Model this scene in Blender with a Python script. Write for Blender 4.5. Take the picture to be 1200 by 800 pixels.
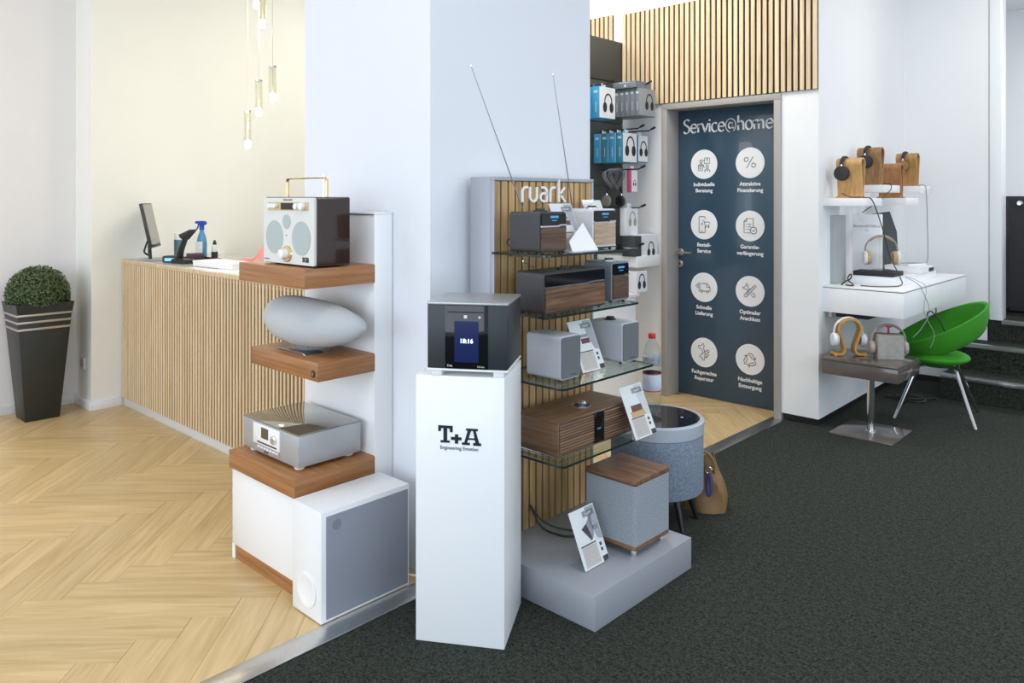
import bpy, bmesh, math, random
from math import sin, cos, pi, radians as rad
from mathutils import Vector, Matrix
random.seed(7)
S = bpy.context.scene
C = S.collection
for o in list(bpy.data.objects): bpy.data.objects.remove(o)

# ------------------------------------------------------------------ camera, world, light
CAMH, FPX, HZ, YAW = 1.40, 908.0, 232.0, rad(43.35)
cam = bpy.data.objects.new('camera', bpy.data.cameras.new('camera'))
C.objects.link(cam); S.camera = cam
cam.location = (0, 0, CAMH); cam.rotation_euler = (pi/2, 0, YAW)
cam.data.sensor_width = 36; cam.data.lens = 36*FPX/1200
cam.data.shift_y = -(400-HZ)/1200; cam.data.clip_start = .05

w = bpy.data.worlds.new('sky'); S.world = w; w.use_nodes = True
w.node_tree.nodes['Background'].inputs[0].default_value = (.80, .88, 1, 1)
w.node_tree.nodes['Background'].inputs[1].default_value = .9

def area(name, loc, rot, sx, sy, power, col):
    l = bpy.data.lights.new(name, 'AREA'); l.shape = 'RECTANGLE'; l.size = sx; l.size_y = sy
    l.energy = power; l.color = col
    o = bpy.data.objects.new(name, l); C.objects.link(o); o.location = loc; o.rotation_euler = rot
    return o
# daylight through the shop front behind the camera, and through the side glazing
area('shop_front_daylight', (-1.5, -3.9, 1.7), (pi/2, 0, 0), 8.5, 2.8, 222, (.79, .90, 1))
area('side_window_daylight', (3.9, 1.8, 1.7), (pi/2, 0, pi/2), 7, 2.8, 125, (.74, .86, 1))
# unseen overhead fill lights, added to brighten the room and the area beyond
for (x, y, p, c) in ((-4.3, .3, 15, (1, .96, .92)), (-4.2, 3.6, 24, (1, .96, .86)), (-1.0, .6, 22, (.97, .98, 1)),
                     (-2.75, 3.7, 34, (1, .97, .91)), (.2, 3.4, 22, (1, .99, .94)), (-.6, 5.5, 18, (1, .98, .92)), (.2, 8.2, 75, (.97, .96, 1))):
    area('overhead_fill', (x, y, 3.26), (0, 0, 0), .9, .9, p, c)
S.view_settings.view_transform = 'Standard'; S.view_settings.look = 'None'
S.view_settings.gamma = 1; S.view_settings.use_curve_mapping = False
S.view_settings.exposure = -0.1

# ------------------------------------------------------------------ pixel -> place helpers
FW = Vector((-sin(YAW), cos(YAW), 0)); RT = Vector((cos(YAW), sin(YAW), 0)); OR = Vector((0, 0, CAMH))
def ray(px, py): return FW + RT*((px-600)/FPX) + Vector((0, 0, (HZ-py)/FPX))
def PZ(px, py, z=0): d = ray(px, py); return OR + d*((z-CAMH)/d.z)
def PX(px, py, x): d = ray(px, py); return OR + d*(x/d.x)
def PY(px, py, y): d = ray(px, py); return OR + d*(y/d.y)
def PR(p):
    v = Vector(p)-OR; t = v.dot(FW)
    return (600+FPX*v.dot(RT)/t, HZ-FPX*v.z/t, t)

# ------------------------------------------------------------------ materials
MC = {}
def nt(name):
    m = bpy.data.materials.new(name); m.use_nodes = True
    return m, m.node_tree.nodes, m.node_tree.links, m.node_tree.nodes['Principled BSDF']
def M(name, col, rough=.5, metal=0, var=0, nscale=30, bump=0, bscale=300, emit=0, coat=0, trans=0, spec=.5, bdist=.002):
    if name in MC: return MC[name]
    m, N, L, b = nt(name)
    c = (*col, 1)
    b.inputs['Base Color'].default_value = c; b.inputs['Roughness'].default_value = rough
    b.inputs['Metallic'].default_value = metal; b.inputs['Coat Weight'].default_value = coat
    b.inputs['Specular IOR Level'].default_value = spec
    b.inputs['Transmission Weight'].default_value = trans
    if emit:
        b.inputs['Emission Color'].default_value = c; b.inputs['Emission Strength'].default_value = emit
    if var or bump:
        tc = N.new('ShaderNodeTexCoord')
    if var:
        n = N.new('ShaderNodeTexNoise'); n.inputs['Scale'].default_value = nscale; n.inputs['Detail'].default_value = 4
        L.new(tc.outputs['Object'], n.inputs['Vector'])
        mx = N.new('ShaderNodeMix'); mx.data_type = 'RGBA'
        mx.inputs[6].default_value = (*[max(0, k*(1-var)) for k in col], 1)
        mx.inputs[7].default_value = (*[min(1, k*(1+var)) for k in col], 1)
        L.new(n.outputs['Fac'], mx.inputs[0]); L.new(mx.outputs[2], b.inputs['Base Color'])
    if bump:
        n2 = N.new('ShaderNodeTexNoise'); n2.inputs['Scale'].default_value = bscale; n2.inputs['Detail'].default_value = 3
        L.new(tc.outputs['Object'], n2.inputs['Vector'])
        bp = N.new('ShaderNodeBump'); bp.inputs['Strength'].default_value = bump; bp.inputs['Distance'].default_value = bdist
        L.new(n2.outputs['Fac'], bp.inputs['Height']); L.new(bp.outputs['Normal'], b.inputs['Normal'])
    MC[name] = m; return m
def wood(name, c1, c2, axis=0, scale=6, stretch=14, rough=.45, randamt=.12, contrast=(.35, .68), dist=.9):
    """grain runs along the given object axis; each object gets its own offset and tone"""
    if name in MC: return MC[name]
    m, N, L, b = nt(name)
    tc = N.new('ShaderNodeTexCoord'); oi = N.new('ShaderNodeObjectInfo'); mp = N.new('ShaderNodeMapping')
    sc = [scale*stretch]*3; sc[axis] = scale
    mp.inputs['Scale'].default_value = sc
    mu = N.new('ShaderNodeMath'); mu.operation = 'MULTIPLY'; mu.inputs[1].default_value = 57
    L.new(oi.outputs['Random'], mu.inputs[0])
    cx = N.new('ShaderNodeCombineXYZ')
    for k in range(3): L.new(mu.outputs[0], cx.inputs[k])
    L.new(tc.outputs['Object'], mp.inputs['Vector']); L.new(cx.outputs[0], mp.inputs['Location'])
    n = N.new('ShaderNodeTexNoise'); n.inputs['Scale'].default_value = 1; n.inputs['Detail'].default_value = 6; n.inputs['Distortion'].default_value = dist
    L.new(mp.outputs[0], n.inputs['Vector'])
    r = N.new('ShaderNodeValToRGB')
    r.color_ramp.elements[0].position = contrast[0]; r.color_ramp.elements[0].color = (*c1, 1)
    r.color_ramp.elements[1].position = contrast[1]; r.color_ramp.elements[1].color = (*c2, 1)
    L.new(n.outputs['Fac'], r.inputs[0])
    hs = N.new('ShaderNodeHueSaturation')
    mr = N.new('ShaderNodeMapRange'); mr.inputs['To Min'].default_value = 1-randamt; mr.inputs['To Max'].default_value = 1+randamt
    L.new(oi.outputs['Random'], mr.inputs[0]); L.new(mr.outputs[0], hs.inputs['Value'])
    L.new(r.outputs[0], hs.inputs['Color']); L.new(hs.outputs[0], b.inputs['Base Color'])
    b.inputs['Roughness'].default_value = rough
    MC[name] = m; return m
def clear(name, tint=(.92, .96, .94), ior=1.45, rough=.0, refl=1.0):
    """clear sheet: light passes straight through, surface mirrors by its angle"""
    if name in MC: return MC[name]
    m, N, L, b = nt(name); N.remove(b)
    t = N.new('ShaderNodeBsdfTransparent'); t.inputs[0].default_value = (*tint, 1)
    g = N.new('ShaderNodeBsdfGlossy'); g.inputs['Roughness'].default_value = rough
    f = N.new('ShaderNodeFresnel'); ge = N.new('ShaderNodeNewGeometry'); mr = N.new('ShaderNodeMapRange')
    mr.inputs['To Min'].default_value = ior; mr.inputs['To Max'].default_value = 1/ior
    L.new(ge.outputs['Backfacing'], mr.inputs[0]); L.new(mr.outputs[0], f.inputs[0])
    mx = N.new('ShaderNodeMixShader')
    L.new(f.outputs[0], mx.inputs[0]); L.new(t.outputs[0], mx.inputs[1]); L.new(g.outputs[0], mx.inputs[2])
    L.new(mx.outputs[0], N['Material Output'].inputs[0])
    MC[name] = m; return m

WALL = M('painted_wall', (.86, .86, .86), .75, var=.015, nscale=6, bump=.08, bscale=250)
WARMW = M('cream_wall', (.85, .845, .775), .75, var=.015, nscale=6, bump=.08, bscale=250)
CEIL = M('ceiling_paint', (.85, .85, .84), .8)
WHITE = M('white_lacquer', (.86, .87, .88), .3)
WHITEG = M('white_gloss', (.86, .87, .88), .12)
BASEB = M('white_baseboard', (.82, .82, .83), .4)
BLACKP = M('black_plinth', (.012, .012, .012), .5)
BLACK = M('black_plastic', (.012, .012, .013), .38)
BLACKG = M('black_glass', (.006, .006, .008), .06)
BLACKM = M('black_matt', (.02, .02, .022), .7)
CHROME = M('chrome', (.78, .78, .8), .12, 1)
STEEL = M('brushed_steel', (.62, .62, .6), .32, 1, var=.1, nscale=80)
SILVER = M('silver_paint', (.50, .51, .53), .3, .35)
GREYP = M('silver_grey_board', (.36, .38, .42), .42, .15)
PAPER = M('paper_white', (.85, .85, .86), .6)
INK = M('ink_dark', (.03, .03, .035), .6)
INKG = M('ink_grey', (.30, .30, .33), .6)
INKL = M('ink_light', (.58, .57, .56), .6)
WALNUT = wood('walnut', (.085, .040, .020), (.22, .115, .06), 0, 5, 16, .42, .06)
SHELFS = wood('cherry_shelf_side', (.29, .118, .038), (.40, .185, .068), 1, 3, 26, .38, .03, dist=.25)
SHELFW = wood('cherry_shelf', (.28, .112, .036), (.41, .19, .068), 0, 3, 26, .38, .03, dist=.25)
OAKSLAT = wood('oak_slat', (.36, .21, .085), (.58, .385, .185), 2, 3, 20, .55, .14)
OAKPALE = wood('pale_oak_slat', (.62, .45, .26), (.80, .64, .42), 2, 3, 20, .55, .10)
OAKFLOOR = wood('oak_plank', (.53, .36, .155), (.71, .515, .265), 0, 2.6, 13, .34, .07, (.28, .66))
GREYFAB = M('grey_speaker_cloth', (.30, .33, .37), .95, var=.55, nscale=220, bump=.5, bscale=900)
BLUEFAB = M('blue_grey_fabric', (.22, .27, .34), .95, var=.75, nscale=120, bump=.5, bscale=600)
CLEARA = clear('clear_acrylic', (.97, .98, .98), 1.3)
GLASS = clear('shelf_glass', (.86, .93, .90), 1.5)
GLASSE = M('glass_edge', (.010, .030, .026), .15)

# ------------------------------------------------------------------ mesh helpers
def nb(): return bmesh.new()
def box(bm, x0, x1, y0, y1, z0, z1):
    v = [bm.verts.new(p) for p in ((x0, y0, z0), (x1, y0, z0), (x1, y1, z0), (x0, y1, z0), (x0, y0, z1), (x1, y0, z1), (x1, y1, z1), (x0, y1, z1))]
    return [bm.faces.new([v[i] for i in f]) for f in ((3, 2, 1, 0), (4, 5, 6, 7), (0, 1, 5, 4), (1, 2, 6, 5), (2, 3, 7, 6), (3, 0, 4, 7))]
def prism(bm, pts, a0, a1, axis='y'):
    def P(p, a):
        return {'y': (p[0], a, p[1]), 'x': (a, p[0], p[1]), 'z': (p[0], p[1], a)}[axis]
    A = [bm.verts.new(P(p, a0)) for p in pts]; B_ = [bm.verts.new(P(p, a1)) for p in pts]
    n = len(pts)
    bm.faces.new(A); bm.faces.new(B_[::-1])
    for i in range(n): bm.faces.new((A[i], B_[i], B_[(i+1) % n], A[(i+1) % n]))
def rrect(x0, x1, z0, z1, r, n=5):
    out = []
    for cx, cz, a in ((x1-r, z1-r, 0), (x0+r, z1-r, 90), (x0+r, z0+r, 180), (x1-r, z0+r, 270)):
        for k in range(n+1):
            t = rad(a+90*k/n); out.append((cx+r*cos(t), cz+r*sin(t)))
    return out
def ell(cx, cz, rx, rz, n=32, a0=0, a1=360, close=True):
    m = n if close and a1-a0 == 360 else n+1
    return [(cx+rx*cos(rad(a0+(a1-a0)*k/n)), cz+rz*sin(rad(a0+(a1-a0)*k/n))) for k in range(m)]
def spline(P, k=6):
    P = [Vector(p) for p in P]; out = []
    for i in range(len(P)-1):
        a, b, c, d = P[max(i-1, 0)], P[i], P[i+1], P[min(i+2, len(P)-1)]
        for j in range(k):
            t = j/k
            out.append(.5*((2*b)+(c-a)*t+(2*a-5*b+4*c-d)*t*t+(3*b-a-3*c+d)*t**3))
    out.append(P[-1]); return out
def tube(bm, pts, r, n=8, closed=False, flat=None):
    """round tube along pts; r a number or a list; flat=(a,b) squashes the section"""
    pts = [Vector(p) for p in pts]; m = len(pts); rings = []
    u = None
    for i, p in enumerate(pts):
        if closed: t = (pts[(i+1) % m]-pts[i-1]).normalized()
        else: t = (pts[min(i+1, m-1)]-pts[max(i-1, 0)]).normalized()
        if u is None:
            u = t.orthogonal().normalized() if flat is None else (Vector(flat[2])-t*t.dot(Vector(flat[2]))).normalized()
        else: u = (u-t*t.dot(u)).normalized()
        v = t.cross(u); rr = r[i] if isinstance(r, (list, tuple)) else r
        fa, fb = (flat[0], flat[1]) if flat else (1, 1)
        rings.append([bm.verts.new(p+u*rr*fa*cos(2*pi*k/n)+v*rr*fb*sin(2*pi*k/n)) for k in range(n)])
    for i in range(m if closed else m-1):
        A, B_ = rings[i], rings[(i+1) % m]
        for k in range(n): bm.faces.new((A[k], A[(k+1) % n], B_[(k+1) % n], B_[k]))
    if not closed:
        bm.faces.new(rings[0][::-1]); bm.faces.new(rings[-1])
def lathe(bm, prof, n=32, cx=0, cy=0, axis='z'):
    rings = []
    def P(r, a, h):
        if axis == 'z': return (cx+r*cos(a), cy+r*sin(a), h)
        if axis == 'y': return (cx+r*cos(a), h, cy+r*sin(a))
        return (h, cx+r*cos(a), cy+r*sin(a))
    for r, h in prof:
        rings.append([bm.verts.new(P(max(r, 1e-5), 2*pi*k/n, h)) for k in range(n)])
    for A, B_ in zip(rings, rings[1:]):
        for k in range(n): bm.faces.new((A[k], A[(k+1) % n], B_[(k+1) % n], B_[k]))
    bm.faces.new(rings[0][::-1]); bm.faces.new(rings[-1])
def ribbon(bm, pts, wd, y=0, th=.0008, thin=None, nib=rad(25), closed=False):
    """flat pen stroke in the x/z plane, facing -y"""
    pts = [Vector((p[0], p[1])) for p in pts]; m = len(pts); Ls = []; Rs = []
    for i, p in enumerate(pts):
        if closed: d = (pts[(i+1) % m]-pts[i-1])
        else: d = pts[min(i+1, m-1)]-pts[max(i-1, 0)]
        if d.length < 1e-9: d = Vector((1, 0))
        d.normalize(); wv = wd
        if thin is not None: wv = thin+(wd-thin)*abs(d.x*sin(nib)-d.y*cos(nib))
        nrm = Vector((-d.y, d.x)); Ls.append(p+nrm*wv/2); Rs.append(p-nrm*wv/2)
    rng = range(m if closed else m-1)
    F = [(bm.verts.new((l.x, y-th, l.y)), bm.verts.new((r.x, y-th, r.y))) for l, r in zip(Ls, Rs)]
    K = [(bm.verts.new((l.x, y, l.y)), bm.verts.new((r.x, y, r.y))) for l, r in zip(Ls, Rs)]
    for i in rng:
        j = (i+1) % m
        bm.faces.new((F[i][0], F[i][1], F[j][1], F[j][0]))
        bm.faces.new((F[i][0], F[j][0], K[j][0], K[i][0])); bm.faces.new((F[i][1], K[i][1], K[j][1], F[j][1]))
def obj(name, bm, mat, parent=None, bevel=0, seg=2, smooth=True, angle=35, loc=None, rot=None):
    bmesh.ops.remove_doubles(bm, verts=bm.verts, dist=1e-6)
    bmesh.ops.recalc_face_normals(bm, faces=bm.faces)
    if bevel: bmesh.ops.bevel(bm, geom=list(bm.edges), offset=bevel, segments=seg, profile=.5, affect='EDGES', clamp_overlap=True)
    me = bpy.data.meshes.new(name); bm.to_mesh(me); bm.free()
    for m in (mat if isinstance(mat, (list, tuple)) else [mat]): me.materials.append(m)
    if smooth:
        me.shade_smooth(); me.set_sharp_from_angle(angle=rad(angle))
    o = bpy.data.objects.new(name, me); C.objects.link(o)
    if parent is not None: o.parent = parent
    if loc is not None: o.location = loc
    if rot is not None: o.rotation_euler = rot
    return o
def bx(name, mat, parent, x0, x1, y0, y1, z0, z1, bevel=0, seg=2):
    bm = nb(); box(bm, x0, x1, y0, y1, z0, z1); return obj(name, bm, mat, parent, bevel, seg)
def side_grain(o, mat, axis=0):
    o.data.materials.append(mat)
    for f in o.data.polygons:
        if abs(f.normal[axis]) > .8: f.material_index = 1
    return o
def tag(o, label, cat, group=None):
    o['label'] = label; o['category'] = cat
    if group: o['group'] = group
    return o
def thing(name, label, cat, loc=(0, 0, 0), rz=0, group=None):
    o = bpy.data.objects.new(name, None); o.empty_display_size = .05; C.objects.link(o)
    o.location = loc; o.rotation_euler = (0, 0, rz)
    return tag(o, label, cat, group)
def struct(o): o['kind'] = 'structure'; return o
def dup(o, parent=None):
    c = o.copy(); C.objects.link(c)
    if parent is not None: c.parent = parent
    for ch in list(o.children): dup(ch, c)
    return c
def txt(name, s, size, mat, parent, x, y, z, align='CENTER', th=.0006, rot=(pi/2, 0, 0), bold=0, sx=1):
    cu = bpy.data.curves.new('t', 'FONT'); cu.body = s; cu.size = size; cu.align_x = align; cu.extrude = th; cu.offset = bold; cu.resolution_u = 3
    t = bpy.data.objects.new('t', cu); C.objects.link(t)
    dg = bpy.context.evaluated_depsgraph_get(); me = bpy.data.meshes.new_from_object(t.evaluated_get(dg))
    bpy.data.objects.remove(t); bpy.data.curves.remove(cu)
    me.materials.clear(); me.materials.append(mat)
    if sx != 1: me.transform(Matrix.Diagonal((sx, 1, 1, 1)))
    o = bpy.data.objects.new(name, me); C.objects.link(o); o.parent = parent
    o.location = (x, y, z); o.rotation_euler = rot
    return o
def cable(name, mat, pts, r, label=None, cat='cable', parent=None, k=8):
    bm = nb(); tube(bm, spline(pts, k), r, 6); o = obj(name, bm, mat)
    if parent is not None:
        bpy.context.view_layer.update(); o.parent = parent; o.matrix_parent_inverse = parent.matrix_world.inverted()
        return o
    if label: tag(o, label, cat)
    return o

# ================================================================== SETTING
# --- oak floor: base slab and herringbone planks
floor = bx('floor', M('oak_underlay', (.34, .21, .09), .6), None, -6.2, -2.11, -4, 5.0, -.06, -.012); struct(floor)
Wp, Lp = .125, .75
U = Vector((1, 1, 0)).normalized(); V = Vector((-1, 1, 0)).normalized()
bm = nb(); box(bm, 0, Lp-.0006, 0, Wp-.0006, -.0118, 0)
plank_me_o = obj('plank', bm, OAKFLOOR, None, .0007, 1); plank_me = plank_me_o.data; bpy.data.objects.remove(plank_me_o)
u_ref, v_ref = -.994-Lp, 2.619-Wp
def place_plank(u0, v0, vert):
    org = U*u0+V*v0
    if vert: a, b = V, -U; org = U*(u0+Wp)+V*v0
    else: a, b = U, V
    cs = [org+a*i+b*j for i in (0, Lp) for j in (0, Wp)]
    xs = [c.x for c in cs]; ys = [c.y for c in cs]
    if min(xs) > -2.13 or max(xs) < -5.84 or max(ys) > 5.35: return
    mid = org+a*Lp/2+b*Wp/2
    vis = False
    for c in cs+[mid]:
        if FW.dot(c) < .5: continue
        p = PR(c)
        if -10 < p[0] < 1210 and 200 < p[1] < 815: vis = True
    if not vis: return
    regA = min(ys) < 2.0 and not (min(xs) > -3.0 and min(ys) > 1.85)
    regB = max(ys) > 3.1 and max(xs) > -3.35 and min(ys) < 4.9
    if not (regA or regB): return
    m = Matrix(((a.x, b.x, 0, org.x), (a.y, b.y, 0, org.y), (0, 0, 1, 0), (0, 0, 0, 1)))
    if max(xs) > -2.12 or min(xs) < -5.83 or max(ys) > 4.93:
        bm = nb(); bm.from_mesh(plank_me); bm.transform(m)
        for co, no in (((-2.12, 0, 0), (1, 0, 0)), ((-5.83, 0, 0), (-1, 0, 0)), ((0, 4.93, 0), (0, 1, 0))):
            r = bmesh.ops.bisect_plane(bm, geom=bm.verts[:]+bm.edges[:]+bm.faces[:], plane_co=co, plane_no=no, clear_outer=True)
        if len(bm.faces) == 0: bm.free(); return
        bm.transform(m.inverted())
        me = bpy.data.meshes.new('plank'); bm.to_mesh(me); bm.free(); me.materials.append(OAKFLOOR) if not me.materials else None
    else: me = plank_me
    o = bpy.data.objects.new('plank', me); C.objects.link(o); o.matrix_world = m; o.parent = floor
for s in range(-6, 7):
    for k in range(-60, 61):
        u0 = u_ref+k*Wp+s*2*Lp; v0 = v_ref+k*Wp
        place_plank(u0, v0, False); place_plank(u0+Lp, v0+Wp-Lp, True)
# --- carpet
def carpet_mat():
    m, N, L, b = nt('dark_green_carpet')
    tc = N.new('ShaderNodeTexCoord')
    n1 = N.new('ShaderNodeTexNoise'); n1.inputs['Scale'].default_value = 120; n1.inputs['Detail'].default_value = 3
    n2 = N.new('ShaderNodeTexNoise'); n2.inputs['Scale'].default_value = 45; n2.inputs['Detail'].default_value = 4
    for n in (n1, n2): L.new(tc.outputs['Object'], n.inputs['Vector'])
    ad = N.new('ShaderNodeMath'); ad.operation = 'MULTIPLY_ADD'; ad.inputs[1].default_value = .75
    mu = N.new('ShaderNodeMath'); mu.operation = 'MULTIPLY'; mu.inputs[1].default_value = .3
    L.new(n2.outputs['Fac'], mu.inputs[0]); L.new(n1.outputs['Fac'], ad.inputs[0]); L.new(mu.outputs[0], ad.inputs[2])
    r = N.new('ShaderNodeValToRGB')
    r.color_ramp.elements[0].position = .36; r.color_ramp.elements[0].color = (.002, .0032, .0026, 1)
    r.color_ramp.elements[1].position = .70; r.color_ramp.elements[1].color = (.056, .065, .050, 1)
    L.new(ad.outputs[0], r.inputs[0]); L.new(r.outputs[0], b.inputs['Base Color'])
    b.inputs['Roughness'].default_value = 1; b.inputs['Specular IOR Level'].default_value = .1
    b.inputs['Sheen Weight'].default_value = .03; b.inputs['Sheen Roughness'].default_value = .6
    bp = N.new('ShaderNodeBump'); bp.inputs['Strength'].default_value = .9; bp.inputs['Distance'].default_value = .006
    L.new(ad.outputs[0], bp.inputs['Height']); L.new(bp.outputs['Normal'], b.inputs['Normal'])
    return m
CARPET = carpet_mat()
carpet = bx('floor', CARPET, None, -2.11, 4.2, -4, 9.2, -.06, -.0005); struct(carpet)
strip = bx('trim_1', STEEL, None, -2.19, -2.10, -3, 4.74, 0, .004, .0015); struct(strip)
# --- ceiling and walls
ceiling = bx('ceiling', CEIL, None, -6.2, 4.2, -4.2, 9.4, 3.3, 3.4); struct(ceiling)
struct(bx('wall_left', WARMW, None, -6.2, -5.52, 1.81, 6.5, 0, 3.3))
struct(bx('wall_left_recess', M('rose_white_wall', (.80, .775, .765), .75, var=.015, nscale=6, bump=.08, bscale=250), None, -6.2, -5.82, -4, 1.81, 0, 3.3))
struct(bx('baseboard_left', BASEB, None, -5.82, -5.808, -4, 1.798, 0, .06, .002))
struct(bx('baseboard_corner', BASEB, None, -5.808, -5.508, 1.798, 1.81, 0, .06, .002))
struct(bx('baseboard_return', BASEB, None, -5.52, -5.508, 1.81, 1.995, 0, .06, .002))
wb = thing('wall_back', '', ''); del wb['label']; del wb['category']; struct(wb)
bx('wall_section', WALL, wb, -6.0, -3.0, 4.735, 5.0, 0, 3.3)
bx('wall_section', WALL, wb, -3.0, -2.125, 4.735, 5.0, 2.065, 3.3)
bm = nb(); prism(bm, [(-2.125, 4.735), (-1.89, 4.735), (-1.93, 6.5), (-2.125, 6.5)], .045, 3.3, 'z')
struct(obj('wall_right', bm, WALL))
bm = nb(); prism(bm, [(-2.12, 4.75), (-1.905, 4.75), (-1.945, 6.5), (-2.12, 6.5)], 0, .045, 'z')
struct(obj('baseboard_right', bm, BLACKP))
struct(bx('wall_far', WALL, None, -2.0, -1.352, 6.5, 6.62, .045, 3.3))
struct(bx('baseboard_far', BLACKP, None, -1.93, -1.545, 6.51, 6.6, 0, .045))
struct(bx('trim_2', WHITE, None, -1.346, -1.27, 6.49, 6.64, .515, 3.3, .003))
struct(bx('wall_beyond', WALL, None, -2.2, 4.2, 9.2, 9.3, 0, 3.3))
struct(bx('column', M('column_paint', (.79, .81, .86), .7, var=.01, nscale=6, bump=.06, bscale=250), None, -3.03, -2.18, 1.87, 2.83, 0, 3.3))
# --- steps
st = thing('stairs', '', ''); del st['label']; del st['category']; struct(st)
for (y0, y1, z) in ((6.0, 6.27, .173), (6.27, 6.5, .36), (6.5, 9.2, .515)):
    bx('step', CARPET, st, -1.54 if z < .5 else -1.36, 4.0, y0, y1, 0 if z < .2 else z-.2, z)
    n = bx('nosing', STEEL, st, -1.54 if z < .5 else -1.27, 4.0, y0-.012, y0+.03, z-.028, z+.004, .002)
# --- door
d = thing('door_1', '', '', (-2.57, 4.735, 0)); del d['label']; del d['category']; struct(d)
FRAME = M('door_frame_grey', (.38, .36, .34), .45)
DOORB = M('door_blue', (.034, .072, .112), .22, coat=.3)
for x0, x1 in ((-.43, -.388), (.40, .445)): bx('frame_post', FRAME, d, x0, x1, -.015, .15, 0, 2.0225, .002)
bx('frame_head', FRAME, d, -.43, .445, -.015, .15, 2.022, 2.065, .003)
leaf = bx('door_leaf', DOORB, d, -.405, .41, .145, .185, .004, 2.03, .002)
YL = .1445
hm = M('handle_steel', (.6, .57, .5), .25, 1)
bm = nb(); lathe(bm, [(.026, YL), (.026, YL-.008), (.022, YL-.010)], 24, -.366, 1.014, 'y'); obj('handle_rosette', bm, hm, leaf)
bm = nb(); tube(bm, [(-.366, YL-.005, 1.014), (-.366, YL-.045, 1.014), (-.355, YL-.055, 1.014), (-.25, YL-.055, 1.014)], .009, 10); obj('handle_lever', bm, hm, leaf)
bm = nb(); lathe(bm, [(.026, YL), (.026, YL-.008), (.02, YL-.010)], 24, -.373, .93, 'y'); obj('keyhole_rosette', bm, hm, leaf)
bm = nb(); prism(bm, ell(-.373, .93, .006, .011, 12), YL-.012, YL-.009); obj('keyhole', bm, BLACK, leaf)
PRINT = M('door_print_white', (.86, .86, .87), .5)
# title lettering: calligraphic pen strokes
def glyphs():
    A = lambda cx, cz, rx, rz, a0, a1, n=18: [(cx+rx*cos(rad(a0+(a1-a0)*k/n)), cz+rz*sin(rad(a0+(a1-a0)*k/n))) for k in range(n+1)]
    sp = lambda P: [(p.x, p.y) for p in spline([Vector((a, b, 0)) for a, b in P], 6)]
    g = {}
    g['S'] = (.95, [sp([(.82, 1.38), (.62, 1.53), (.38, 1.53), (.16, 1.36), (.18, 1.08), (.45, .86), (.74, .64), (.80, .32), (.60, .04), (.32, -.02), (.06, .18)])])
    e = [(.10, .54), (.82, .54)]+A(.45, .5, .38, .5, 5, 318, 22)
    g['e'] = (.90, [e[:2], e[2:]])
    g['r'] = (.60, [[(.12, 1), (.12, 0)], A(.44, .55, .32, .43, 178, 60, 10)])
    g['v'] = (.82, [[(.02, 1), (.40, .02)], [(.40, .02), (.76, 1)]])
    g['i'] = (.34, [[(.14, 1), (.14, 0)], [(.14, 1.42), (.14, 1.24)]])
    g['c'] = (.82, [A(.45, .5, .38, .5, 48, 315, 20)])
    g['o'] = (.96, [A(.46, .5, .38, .5, 0, 360, 26)])
    g['h'] = (.92, [[(.12, 1.62), (.12, 0)], A(.43, .55, .31, .43, 178, 0, 12)+[(.74, 0)]])
    g['m'] = (1.42, [[(.12, 1), (.12, 0)], A(.38, .57, .26, .41, 178, 0, 12)+[(.64, 0)], A(.90, .57, .26, .41, 178, 0, 12)+[(1.16, 0)]])
    g['@'] = (1.46, [A(.68, .58, .60, .74, -60, 262, 34), A(.64, .58, .22, .32, 0, 360, 22), [(.87, .90), (.87, .40), (.96, .26), (1.08, .3)]])
    return g
G = glyphs()
def letters(bm, s, x, z, unit, wd, thin, y):
    for ch in s:
        adv, strokes = G[ch]
        for st_ in strokes:
            t = thin
            wv = wd*((.38 if len(st_) > 30 else .75) if ch == '@' else 1); t = thin*(.8 if ch == '@' else 1)
            ribbon(bm, [(x+p[0]*unit, z+p[1]*unit) for p in st_], wv*unit, y, .0008, t*unit)
        x += adv*unit
    return x
tot = sum(G[c][0] for c in 'Service@home'); unit = .676/tot
bm = nb(); letters(bm, 'Service@home', -.349, 1.862, unit, .235, .085, YL); obj('title_lettering', bm, PRINT, leaf, smooth=False)
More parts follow.
